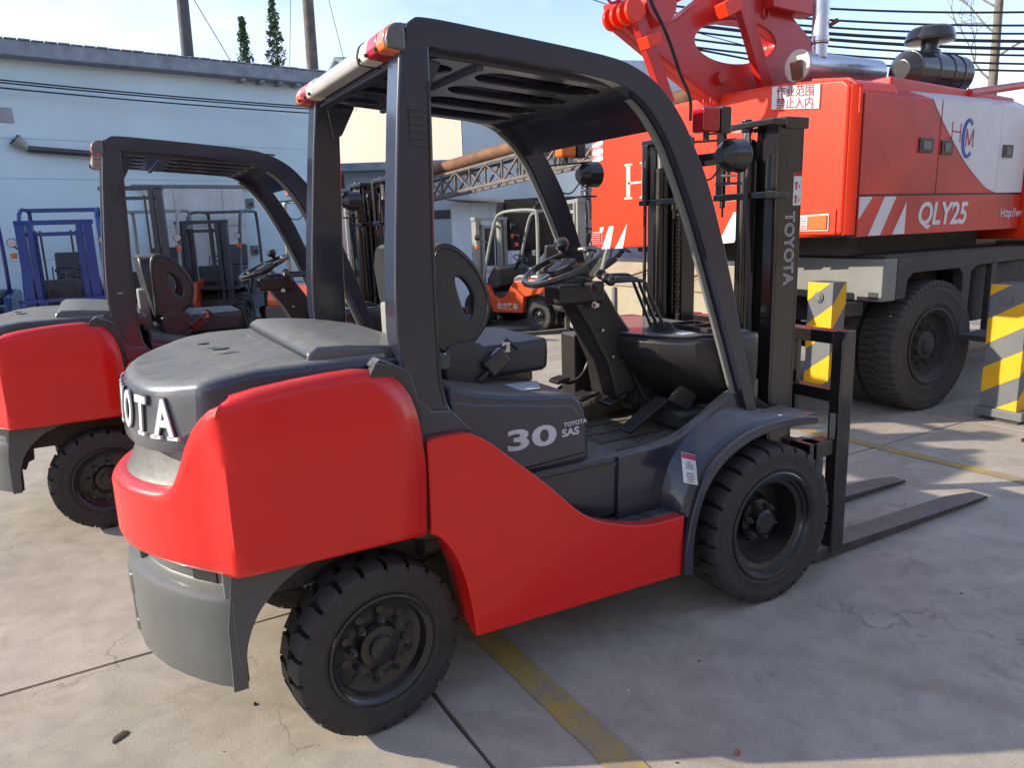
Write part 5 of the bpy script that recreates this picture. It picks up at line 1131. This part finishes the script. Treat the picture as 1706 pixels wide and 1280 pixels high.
# ================================================================ small forklifts in the background
SF = {}
def small_forklift(lab, loc, rz, body, cage, mastm, mast_h=1.92, group='forklifts parked at the back of the yard', details=None, lettering=None, scale=1.0):
    T = root('forklift', lab, 'forklift', loc, rz, group)
    T.scale = (scale,)*3
    arch = lambda cx, r, n, a0, a1: [(cx+r*math.cos(a0+(a1-a0)*k/n), 0.30+r*math.sin(a0+(a1-a0)*k/n)) for k in range(n+1)]
    bodyp = [(-0.10, 0.66)]+[(0.33, 0.58)]+[(0.37, 0.30), (1.10, 0.28), (1.15, 0.45), (1.25, 0.62), (1.38, 0.74), (1.20, 0.78), (1.12, 0.60), (0.92, 0.52), (0.75, 0.60), (0.62, 0.78), (0.55, 0.86), (-0.05, 0.90), (-0.42, 0.92), (-0.50, 0.88), (-0.46, 0.66)]
    for s in (-1, 1): obj('side_panel', prism(bodyp, s*0.43, s*0.54), body, T, bev=0.02, seg=2)
    cwp = [(-0.60, 0.36), (-0.62, 0.60), (-0.60, 0.68), (-0.10, 0.68), (0.02, 0.62), (-0.20, 0.58), (-0.30, 0.47), (-0.33, 0.36)]
    obj('counterweight', prism(cwp, -0.54, 0.54), DGREY if body is not ORAP else CHAS, T, bev=0.05, seg=3)
    obj('upper_weight', prism([(-0.60, 0.66), (-0.62, 0.78), (-0.55, 0.93), (-0.05, 0.95), (0.0, 0.66)], -0.50, 0.50), body, T, bev=0.05, seg=3)
    obj('hood', prism([(0.0, 0.60), (0.0, 0.96), (0.55, 0.96), (0.68, 0.90), (0.70, 0.60)], -0.42, 0.42), GREYW, T, bev=0.04, seg=3)
    bm = NB(); abox(bm, -0.3, 1.5, -0.40, 0.40, 0.32, 0.62); obj('chassis', bm, DARK, T)
    obj('fender', prism([(1.13, 0.40), (1.16, 0.58), (1.27, 0.72), (1.45, 0.78), (1.75, 0.76), (1.75, 0.73), (1.47, 0.75), (1.30, 0.69), (1.20, 0.57), (1.17, 0.40)], -0.55, 0.55), DGREY, T)
    for s in (-1, 1):
        obj('guard_frame', tube(smooth_path([(0.05, s*0.46, 0.90), (0.04, s*0.46, 1.5), (0.06, s*0.45, 1.96), (0.14, s*0.45, 2.05), (0.6, s*0.45, 2.06), (0.90, s*0.45, 2.02), (1.04, s*0.46, 1.88), (1.22, s*0.47, 1.35), (1.38, s*0.48, 0.76)], 5), 0.028, 8), cage, T)
    for k in range(6): obj('roof_bar', box(0.10+k*0.15, 0.13+k*0.15, -0.44, 0.44, 2.035, 2.065), cage, T)
    obj('seat_cushion', box(0.12, 0.56, -0.22, 0.22, 0.98, 1.08), SEAT, T, bev=0.03); obj('seat_back', prism([(0.08, 1.05), (0.02, 1.45), (0.10, 1.47), (0.19, 1.08)], -0.22, 0.22), SEAT, T, bev=0.03)
    obj('dashboard', prism([(1.00, 0.75), (0.98, 1.05), (1.15, 1.12), (1.35, 0.85), (1.30, 0.65)], -0.40, 0.40), DARK, T, bev=0.02)
    obj('steering_wheel', tube([(0.86+0.13*math.cos(a)*0.9, 0.15*math.sin(a), 1.22+0.13*math.cos(a)*0.42) for a in [k*math.pi/10 for k in range(20)]], 0.012, 6, True), BLK, T)
    obj('steering_column', cyl((0.86, 0, 1.20), (1.10, 0, 0.95), 0.04), BLK, T)
    for y in (-0.12, -0.17): obj('lever', cyl((1.02, y, 1.10), (0.98, y, 1.28), 0.008, n=6), BLK, T)
    mh = mast_h
    for s in (-1, 1):
        obj('outer_mast_rail', box(1.56, 1.68, s*0.33, s*0.42, 0.12, mh), mastm, T, bev=0.005); obj('inner_mast_rail', box(1.60, 1.70, s*0.24, s*0.31, 0.10, mh-0.02), mastm, T, bev=0.005)
        obj('lift_cylinder', cyl((1.56, s*0.24, 0.15), (1.56, s*0.24, mh-0.1), 0.028), mastm, T)
        obj('lift_chain', box(1.62, 1.635, s*0.17-.012, s*0.17+.012, 0.4, mh-0.1), DARK, T)
        fk = prism([(1.80, 0.52), (1.84, 0.52), (1.85, 0.07), (2.6, 0.04), (2.82, 0.02), (2.82, 0.01), (1.80, 0.01)], s*0.25-0.05, s*0.25+0.05); obj('fork', fk, STEELF, T)
        bm = NB(); acyl(bm, (1.36, s*0.52, 1.62), (1.44, s*0.52, 1.62), 0.03, 0.06, 16); hl = obj('work_lamp', bm, BLK, T); obj('lamp_glass', cyl((1.44, s*0.52, 1.62), (1.45, s*0.52, 1.62), 0.052, n=16), LCLR, hl)
        obj('indicator_lamp', box(1.40, 1.45, s*0.49, s*0.56, 1.42, 1.49), LORA, T, bev=0.01)
        obj('lamp_arm', cyl((1.18, s*0.48, 1.52), (1.40, s*0.52, 1.58), 0.012, n=8), BLK, T)
    obj('mast_top_beam', box(1.56, 1.68, -0.44, 0.44, mh-0.03, mh+0.03), mastm, T, bev=0.005); obj('mast_tie', box(1.60, 1.64, -0.36, 0.36, mh-0.17, mh-0.12), mastm, T); obj('mast_base', box(1.56, 1.68, -0.42, 0.42, 0.14, 0.26), mastm, T)
    obj('carriage_bar', box(1.72, 1.79, -0.48, 0.48, 0.46, 0.54), mastm, T); obj('carriage_bar', box(1.72, 1.79, -0.48, 0.48, 0.10, 0.18), mastm, T); obj('carriage_plate', box(1.70, 1.74, -0.30, 0.30, 0.10, 0.56), mastm, T)
    for (s, x, y, r, w, rr, k) in [(s, 0, 0.46, 0.27, 0.16, 0.15, 'srear') for s in (-1, 1)]+[(s, 1.45, 0.50, 0.33, 0.20, 0.18, 'sfront') for s in (-1, 1)]:
        wheel(T, (x, s*y, r), r, w, rr, s, 22, k, 'plate', nuts=6)
    if details: details(T)
    if lettering:
        for s in (-1, 1): letters(lettering, 0.13, (0.72, s*0.543, 0.40), (1, 0, 0) if s < 0 else (-1, 0, 0), (0, 0, 1), CREAM, T, depth=0.001, offset=0.003)
    return T
def blue_details(T):
    obj('license_plate', box(1.745, 1.75, -0.06, 0.06, 0.62, 0.72), STKB, T); obj('load_backrest', box(1.80, 1.83, -0.50, 0.50, 0.86, 0.90), BLUEP, T)
    for y in (-0.48, -0.2, 0.2, 0.48): obj('backrest_bar', box(1.80, 1.83, y-0.02, y+0.02, 0.5, 0.90), BLUEP, T)
    obj('dash_front', box(1.42, 1.50, -0.46, 0.46, 0.30, 0.98), BLUEP, T, bev=0.02); obj('mast_plate', box(1.70, 1.74, -0.42, 0.42, 0.12, 0.78), BLUEP, T, bev=0.01); obj('serial_patch', box(1.741, 1.744, -0.04, 0.04, 0.50, 0.58), BEIG, T)
    obj('apron', box(1.50, 1.54, -0.33, 0.33, 0.30, 1.00), DARK, T); obj('side_tank', box(1.10, 1.44, -0.56, 0.56, 0.62, 0.80), BLUEP, T, bev=0.02)
    for y in (-0.375, 0.375): obj('rail_face', box(1.69, 1.72, y-0.055, y+0.055, 0.12, 1.84), BLUEP, T, bev=0.008)
def od(T): obj('tail_lamp', box(0.02, 0.06, -0.40, -0.25, 2.06, 2.11), LRED, T, bev=0.01)
def facing(target_front, rz, d=1.65):   # root position so that the mast stands at target
    return (target_front[0]-d*math.cos(rz), target_front[1]-d*math.sin(rz), 0)
small_forklift('deep blue forklift facing the camera, its mast fully in view at far left', facing((-1.02, 8.70), R(-94)), R(-94), BLUEP, BLUEP, BLUEP, 1.86, details=blue_details)
small_forklift('deep blue forklift cut by the left picture edge, only one pillar and lamp showing', facing((-2.35, 9.05), R(-94)), R(-94), BLUEP, BLUEP, BLUEP, 1.86, details=blue_details)
small_forklift('small dark grey forklift in front of the weathered door, mast towards the camera', facing((1.02, 11.05), R(-118)), R(-118), DGREY, DGREY, DGREY, 1.86)
small_forklift('dark forklift with tall raised mast behind the black seat of the left red forklift', facing((-0.02, 10.0), R(-108)), R(-108), ORAP, BEIG, DGREY, 2.36)
small_forklift('orange forklift with pale cage seen between the two rear pillars of the front forklift', (2.08, 7.75, 0), R(50), ORAP, BEIG, CREAM, 2.0)
small_forklift('orange forklift with beige cage parked sideways by the white shed, wheels fully visible', (5.72, 7.27, 0), math.atan2(0.95, -0.31), ORAP, BEIG, BEIG, 1.95, details=od, lettering='合力叉车', scale=0.90)
small_forklift('dark caged forklift half hidden behind the beige caged orange one', (7.2, 8.4, 0), R(150), ORAP, DGREY, DGREY, 2.0, details=od)
small_forklift('grey masted forklift seen through the gap below the orange crane counterweight', (7.3, 6.3, 0), R(160), ORAP, BEIG, BEIG, 1.95)

# ================================================================ buildings
WA = math.atan(0.15)
wh = root('warehouse', 'long pale blue warehouse with grey eave and big sheet door on the left', 'warehouse', (2.1, 12.95, 0), WA)
def wo_(n, b, m, par=wh, **k): return obj(n, b, m, par, **k)
wo_('wall', box(-22, 1.85, 0, 9, -0.02, 4.55), WALL)
wo_('eave_board', box(-22.3, 2.05, -0.32, 0.05, 4.535, 4.78), FASC, bev=0.02)
bm = NB()
for k in range(130):
    x = -22.2+k*0.186; abox(bm, x, x+0.17, -0.34, 8, 4.781, 4.795+0.004*(k % 3))
wo_('roof_sheet', bm, FASC, kind=None)
for k in range(4): wo_('eave_bracket', box(0.1+k*0.36, 0.18+k*0.36, -0.28, 0.0, 4.47, 4.535), FASC)
for z in (2.66, 1.32, 3.3): wo_('wall_seam', box(-22, 1.85, -0.004, 0.0, z, z+0.012), SHADEW, smooth=False)
dr = wo_('sheet_door', box(-1.83, -0.02, -0.07, -0.005, 0.0, 2.52), DOORM, bev=0.004)
for i, (a, b) in enumerate(((-1.81, -1.33), (-1.31, -0.45), (-0.44, -0.04))):
    for j, (c, d) in enumerate(((0.02, 0.62), (0.64, 1.25), (1.27, 1.80), (1.82, 2.50))):
        e = 0.004*((i+j) % 3); wo_('door_sheet', box(a, b, -0.082-e, -0.07, c, d), DOORM, dr, bev=0.002)
wo_('door_rail', box(-2.0, 0.2, -0.10, 0.0, 2.53, 2.58), BEAMG); 
for z in (2.24, 1.33, 0.44):
    h = wo_('hinge_block', box(0.03, 0.17, -0.06, 0, z-0.09, z+0.09), BEAMG, bev=0.01); wo_('hinge_pin', cyl((0.10, -0.12, z-0.02), (0.10, -0.05, z-0.02), 0.028, n=12), DARK, h)
wo_('door_stain', box(-0.52, -0.12, -0.0885, -0.086, 1.09, 1.115), RUST, dr, smooth=False)
wo_('wall_patch', box(-1.6, -0.9, -0.003, 0, 0.0, 0.25), GRIME, smooth=False)
wo_('wall_window', box(-3.85, -3.62, -0.02, 0.0, 3.55, 3.78), GRIME)
pp = root('wall_pipe', 'horizontal dark pipe on the blue wall ending in a round lamp', 'pipe', (-0.4, 12.4, 3.05))
obj('pipe', cyl((-0.95, -0.05, 0.085), (2.2, 0.25, -0.10), 0.055, n=16), DGREY, pp)
bm = NB(); acyl(bm, (-0.95, -0.05, 0.08), (-1.10, -0.10, 0.22), 0.05, 0.12, 20); obj('lamp_bowl', bm, BEIG, pp, bev=0.01)
bm = NB(); acyl(bm, (-1.10, -0.10, 0.22), (-1.118, -0.106, 0.237), 0.10, 0.10, 20); obj('lamp_face', bm, GLASS, pp)
# annex and gable building
an = root('annex_building', 'low blue grey annex with dark awning between the two front pillars', 'building', (5.6, 14.1, 0), math.atan2(13.48-14.74, 6.75-4.52))
obj('wall', box(-2.2, 1.8, 0.0, 4, -0.02, 2.95), SHADEW, an); obj('awning', box(-2.3, 1.9, -0.5, 4.1, 2.95, 3.13), FASC, an, bev=0.02); obj('dark_band', box(-2.2, 1.8, -0.02, 0.0, 1.85, 2.05), DGREY, an)
obj('window', box(-1.0, 0.2, -0.03, 0, 1.0, 1.8), GLASS, an)
gb_ = root('gable_building', 'tall cream gabled building, its sunlit end behind the annex', 'building', (10.9, 21.1, 0), math.atan2(21.12-24.95, 10.86-7.83)+math.pi/2)
A = Vector((10.86, 21.12)); Bp = Vector((7.2, 25.75)); dv = (Bp-A).normalized(); Lg = (Bp-A).length
side = Vector((17.96, 18.9))-A
# local: +x along the gable end, +y along the shaded flank
def GBp(u, v, z): q = A+dv*u+side.normalized()*v; return Vector((q.x, q.y, z))
gb_.rotation_euler = (0, 0, 0)
gx = 8.0
def gobj(n, pts_front, thick, mat):
    pass
bm = NB()
gp = [(0, -0.02), (gx, -0.02), (gx, 3.1), (gx/2+0.6, 7.6), (0.0, 5.45)]
Fv = [bm.verts.new(GBp(u, 0, z)-Vector((10.9, 21.1, 0))) for u, z in gp]; Bv = [bm.verts.new(GBp(u, 12, z)-Vector((10.9, 21.1, 0))) for u, z in gp]
[bm.verts.remove(v) for v in Bv]; bm.faces.new(Fv); obj('gable_wall', bm, CREAMW, gb_, smooth=False)
bm = NB(); Fv = [bm.verts.new(GBp(u, 0.02, z)-Vector((10.9, 21.1, 0))) for u, z in gp]; Bv = [bm.verts.new(GBp(u, 12, z)-Vector((10.9, 21.1, 0))) for u, z in gp]
for i in range(5): bm.faces.new([Fv[i], Fv[(i+1) % 5], Bv[(i+1) % 5], Bv[i]])
bm.faces.new(Bv[::-1]); obj('side_wall', bm, SHADEW, gb_, smooth=False)  # flank of the cream building, shade painted in as blue grey
bm = NB()
for (u0, z0_, u1, z1_) in ((0.0, 5.45, gx/2+0.6, 7.6), (gx/2+0.6, 7.6, gx, 3.1)):
    P = [GBp(u0, -0.25, z0_+0.02), GBp(u1, -0.25, z1_+0.02), GBp(u1, 12.2, z1_+0.02), GBp(u0, 12.2, z0_+0.02)]; Q = [p+Vector((0, 0, 0.12)) for p in P]
    a = [bm.verts.new(p-Vector((10.9, 21.1, 0))) for p in P]; b = [bm.verts.new(p-Vector((10.9, 21.1, 0))) for p in Q]
    bm.faces.new(a[::-1]); bm.faces.new(b)
    for i in range(4): bm.faces.new([a[i], a[(i+1) % 4], b[(i+1) % 4], b[i]])
obj('roof', bm, FASC, gb_, smooth=False)
bm = NB(); P = [GBp(5.3, -0.06, 0), GBp(5.62, -0.06, 0), GBp(5.62, -0.06, 6.0), GBp(5.3, -0.06, 6.4)]; bm.faces.new([bm.verts.new(p-Vector((10.9, 21.1, 0))) for p in P]); obj('wall_pilaster', bm, SHADEW, gb_, smooth=False)
g2 = root('plaster_building', 'grimy plaster building with moss stains behind the truss boom', 'building', (12.2, 14.4, 0), R(-38))
obj('wall', box(-1.9, 3.0, 0, 3, -0.02, 3.55), GRIME, g2); obj('roof_edge', box(-2.0, 3.1, -0.2, 3, 3.55, 3.65), RUST, g2)
obj('moss_streak', box(-0.1, 0.25, -0.01, 0, 1.4, 3.5), PM('moss', (0.20, 0.17, 0.07), 0.9, var=0.4, vscale=9), g2)
obj('blue_panel', box(-1.9, -0.9, -0.012, 0, 0.5, 3.3), SHADEW, g2); obj('drain_pipe', cyl((-0.75, -0.06, 0), (-0.75, -0.06, 3.5), 0.05), GRIME, g2)
rt_ = root('tiled_house', 'small red tiled roof rising behind the rusty pipe', 'house', (15.5, 22.1, 0), R(-30))
obj('wall', box(-2.4, 2.4, 0, 3, 0, 4.75), GRIME, rt_)
bm = NB(); v = [bm.verts.new(p) for p in ((-2.6, -0.3, 4.7), (2.6, -0.3, 4.7), (2.2, 1.5, 5.9), (-2.2, 1.5, 5.9), (2.6, 3.3, 4.7), (-2.6, 3.3, 4.7))]
bm.faces.new([v[0], v[1], v[2], v[3]]); bm.faces.new([v[3], v[2], v[4], v[5]]); bm.faces.new([v[1], v[4], v[2]]); bm.faces.new([v[0], v[3], v[5]]); rf_ = obj('roof', bm, TILE, rt_, smooth=False)
bm = NB()
for k in range(26):
    x = -2.45+k*0.19; acyl(bm, (x, -0.32, 4.72), (x*0.86, 1.48, 5.92), 0.055, n=6)
obj('tile_course', bm, TILE, rf_, kind='stuff')
sc = root('scaffold', 'dark steel scaffold frame above the red tiled roof', 'scaffold', (16.2, 21.9, 5.5))
for dx in (0, 0.25, 0.9): obj('upright', cyl((dx, -dx*.5, -0.3), (dx, -dx*.5, 0.9), 0.05, n=8), DGREY, sc)
obj('top_bar', cyl((-1.3, 0.8, 0.45), (1.3, -0.7, 0.95), 0.05, n=8), RUST, sc); obj('deck_bar', cyl((-1.2, 0.7, 0.25), (1.0, -0.5, 0.65), 0.07, n=8), DGREY, sc)
# shed
sh = root('shed', 'small white panel shed with one window and a thin flat roof', 'shed', (5.85, 11.45, 0), math.atan2(10.62-11.48, 7.23-5.8))
obj('front_wall', box(0.02, 1.62, 0, 1.8, -0.01, 2.12), PM('shed_white', (0.74, 0.80, 0.82), 0.6, var=0.06), sh)
for k in range(1, 4): obj('panel_joint', box(0.40*k, 0.40*k+0.012, -0.004, 0, 0.02, 2.1), SHADEW, sh, smooth=False)
obj('side_wall', box(-0.001, 0.019, 0.0, 1.8, -0.01, 2.12), CREAMW, sh)  # sunlit end of the white shed, warm light painted in as cream
obj('roof', prism([(-0.15, 2.21), (1.75, 2.03), (1.75, 2.10), (-0.15, 2.28)], -0.30, 1.95), CREAM, sh, bev=0.01)
wn = obj('window_frame', box(0.62, 1.16, -0.035, 0, 0.78, 1.66), WHITE, sh, bev=0.006)
obj('window_pane', box(0.67, 0.87, -0.040, -0.034, 0.84, 1.60), GLASS, wn); obj('window_pane', box(0.91, 1.11, -0.040, -0.034, 0.84, 1.60), GLASS, wn); obj('sill', box(0.58, 1.20, -0.07, 0, 0.74, 0.775), WHITE, wn)
# black hood/bucket beyond the shed
bk = root('loader_bucket', 'big black sloping bucket standing between the shed and the crane', 'bucket', (6.0, 8.75, 0), R(-35))
obj('bucket_shell', prism([(-0.55, 1.55), (-0.35, 2.08), (0.35, 2.10), (0.55, 1.62), (0.5, 1.2), (-0.5, 1.2)], 0, 0.7), BLK, bk, bev=0.02)
obj('support', box(-0.1, 0.1, 0.2, 0.5, 0, 1.2), DGREY, bk)
# long rusty pipe on a lattice girder
tr_ = root('lattice_girder', 'long weathered lattice girder carrying a rusty pipe across the yard', 'girder', (5.65, 7.9, 0))
Pa, Pb = Vector((5.20, 11.9, 2.56)), Vector((6.05, 4.55, 3.02)); O_ = Vector((5.65, 7.9, 0))
dd = (Pb-Pa).normalized(); sd_ = Vector((-dd.y, dd.x, 0)).normalized()
obj('rusty_pipe', cyl(Pa-O_+Vector((0, 0, .10)), Pb-O_+Vector((0, 0, .10)), 0.11, n=20), RUST, tr_)
Lt = (Pb-Pa).length
for sgn in (-1, 1):
    for h in (-0.06, -0.42):
        bm = NB(); abar(bm, Pa-O_+sd_*sgn*0.16+Vector((0, 0, h)), Pb-O_+sd_*sgn*0.16+Vector((0, 0, h)), 0.045, 0.045); obj('chord', bm, TRUSS, tr_)
    nseg = 15
    for k in range(nseg):
        a = Pa+dd*(Lt*k/nseg)-O_+sd_*sgn*0.16; b = Pa+dd*(Lt*(k+1)/nseg)-O_+sd_*sgn*0.16
        bm = NB(); abar(bm, a+Vector((0, 0, -0.42)), a+Vector((0, 0, -0.06)), 0.03, 0.03); obj('lattice_post', bm, TRUSS, tr_)
        bm = NB(); z0_, z1_ = (-0.42, -0.06) if k % 2 else (-0.06, -0.42); abar(bm, a+Vector((0, 0, z0_)), b+Vector((0, 0, z1_)), 0.03, 0.03); obj('lattice_brace', bm, TRUSS, tr_)
for t in (0.02, 0.93):
    q = Pa.lerp(Pb, t)-O_
    for sgn in (-1, 1):
        bm = NB(); abar(bm, Vector((q.x, q.y, 0))+sd_*sgn*0.16, q+sd_*sgn*0.16+Vector((0, 0, -0.42)), 0.09, 0.09); obj('support_leg', bm, RUST, tr_)
# pale wall far right, and low clutter
pw_ = root('boundary_wall', 'long pale wall far behind the crane at right', 'wall', (26, 11.6, 0), R(-62))
obj('wall', box(-9, 14, 0, 0.3, -0.02, 1.15), CREAMW, pw_); obj('coping', box(-9, 14, -0.05, 0.35, 1.15, 1.22), CREAM, pw_)

# unseen building added behind the viewer for dull reflections and warm bounce
bw = root('added_brick_warehouse', 'unseen brown brick warehouse added behind the viewer for reflections and bounce light', 'warehouse', (0, -15, 0))
obj('wall', box(-45, 60, -8, 0, -0.02, 6.5), PM('dull_brick', (0.27, 0.215, 0.18), 0.9, var=0.2, vscale=2), bw, smooth=False)
obj('roof', prism([(-8.5, 6.5), (0.5, 6.5), (0.5, 6.75), (-4, 8.5), (-8.5, 6.75)], -46, 61, 'x'), FASC, bw, smooth=False)
for k in range(12):
    w_ = obj('window', box(-40+k*8, -38+k*8, -0.02, 0.03, 2.0, 4.2), WHITE, bw, smooth=False); obj('pane', box(-39.9+k*8, -38.1+k*8, 0.031, 0.04, 2.1, 4.1), GLASS, w_, smooth=False)

# ================================================================ poles, trees, cables
def pole(lab, x, y, h, r0, r1, mat, lean=(0, 0)):
    o = obj('utility_pole', cyl((0, 0, 0), (lean[0], lean[1], h), r0, r1, 16), mat); o.location = (x, y, 0); tag(o, lab, 'pole')
    return o
pole('smooth dark grey pole rising above the warehouse eave at left', 2.02, 19.0, 11, 0.19, 0.125, CONCP, (0.3, .5))
pole('weathered wooden pole right of the two conifers above the eave', 4.20, 15.1, 11, 0.17, 0.10, WOOD, (0.45, 1.1))
def conifer(lab, x, y, h, w, seed):
    r = random.Random(seed)
    T = root('conifer_tree', lab, 'tree', (x, y, 0), 0, 'conifers behind the warehouse')
    obj('trunk', cyl((0, 0, 0), (0.05, 0, h), 0.10, 0.012, 8), BARK, T)
    bm = NB()
    for k in range(3200):
        t = r.random()**0.8; z = h*(0.45+0.55*t); rad = w*(1-t)**0.75*(0.55+0.45*math.sin(z*5.5+seed)**2)+0.04
        a = r.uniform(0, 6.28); q = rad*math.sqrt(r.random()); c = Vector((q*math.cos(a), q*math.sin(a), z+0.25*q)); s = r.uniform(0.03, 0.085)
        v = [bm.verts.new(c+Vector((r.uniform(-s, s), r.uniform(-s, s), r.uniform(-s, s)))) for _ in range(3)]; bm.faces.new(v)
    obj('crown', bm, LEAF, T, smooth=False, kind='stuff')
    return T
conifer('shorter dark conifer tip above the warehouse eave', 4.12, 21.8, 7.95, 0.55, 2)
conifer('taller conifer tip between the short conifer and the wooden pole', 4.95, 21.4, 8.5, 0.62, 5)
def bare_tree(lab, x, y, h, r0, seed):
    r = random.Random(seed); T = root('bare_tree', lab, 'tree', (x, y, 0))
    obj('trunk', tube([(0, 0, 0), (0.03, 0, h*.4), (0.0, 0.04, h*.75), (0.05, 0, h)], [r0, r0*.8, r0*.6, r0*.35], 10), BARK, T)
    bm = NB()
    def br(p, d, l, rad, dep):
        pts = [p]; q = p.copy(); dd_ = d.copy()
        for i in range(5):
            dd_ = (dd_+Vector((r.uniform(-.22, .22), r.uniform(-.22, .22), r.uniform(-.08, .16)))).normalized(); q = q+dd_*l/5; pts.append(q.copy())
            if dep > 0 and i > 0: br(q.copy(), (dd_+Vector((r.uniform(-.9, .9), r.uniform(-.9, .9), r.uniform(-.3, .7)))).normalized(), l*0.55, rad*0.55, dep-1)
        atube(bm, pts, [rad*(1-i/6.5) for i in range(6)], 5)
    for k in range(11):
        z = h*(0.42+0.055*k); a = r.uniform(0, 6.28); br(Vector((0, 0, z)), Vector((math.cos(a), math.sin(a), 0.55)).normalized(), r.uniform(1.4, 2.6), 0.028, 2)
    obj('bare_branches', bm, BARK, T, kind='stuff')
bare_tree('leafless pale trunked tree behind the crane at upper right', 17.98, 7.65, 9.5, 0.13, 4)
def cable(lab, a, b, sag, r, grp=None, nm='overhead_cable'):
    a = Vector(a); b = Vector(b); P = [a.lerp(b, t/24)-Vector((0, 0, sag*4*(t/24)*(1-t/24))) for t in range(25)]
    o = obj(nm, tube([p-a for p in P], r, 6), WIRE); o.location = a; tag(o, lab, 'cable', grp); return o
# bundle of black lines at upper right: (left x,y,z) -> (right x,y,z)
CAB = [(5.62, 5.45, 'topmost of the black cables at upper right'), (5.45, 5.18, 'second black cable from the top at upper right'), (5.33, 5.02, 'third black cable from the top at upper right'), (5.24, 4.86, 'thick fourth cable from the top at upper right'),
       (5.16, 4.70, 'fifth cable down, crossing behind the exhaust pipe'), (5.04, 4.58, 'sixth cable down, behind the exhaust pipe'), (4.90, 4.42, 'seventh cable down, passing just above the silencer'), (4.76, 4.30, 'lowest of the black cables at upper right')]
for i, (za, zb, lab) in enumerate(CAB):
    cable(lab, (9.5, 9.6, za+0.35), (18.5, 3.9, zb-0.15), 0.25, 0.030 if i in (3, 4) else 0.020)
WC = [(4.18, 'upper of the three cables sagging along the blue wall'), (4.14, 'middle of the three cables sagging along the blue wall'), (4.06, 'lowest of the three cables sagging along the blue wall')]
for z, lab in WC: cable(lab, (-6.0, 11.8, z+0.25), (4.2, 12.6, z-0.14), 0.10, 0.012)
cable('thin wire running down to the right across the open sky above the roof guard', (5.0, 14.9, 9.0), (16.0, 9.0, 4.8), 0.5, 0.010)
cable('thin guy wire left of the shorter conifer', (1.0, 17.5, 9.5), (3.5, 18, 5.0), 0.0, 0.010)
cable('thin guy wire between the conifers and the wooden pole', (4.25, 15.3, 9.5), (3.55, 14.6, 4.4), 0.0, 0.007)
cable('thin guy wire right of the wooden pole', (4.45, 15.7, 9.5), (5.2, 15.0, 4.4), 0.0, 0.007)
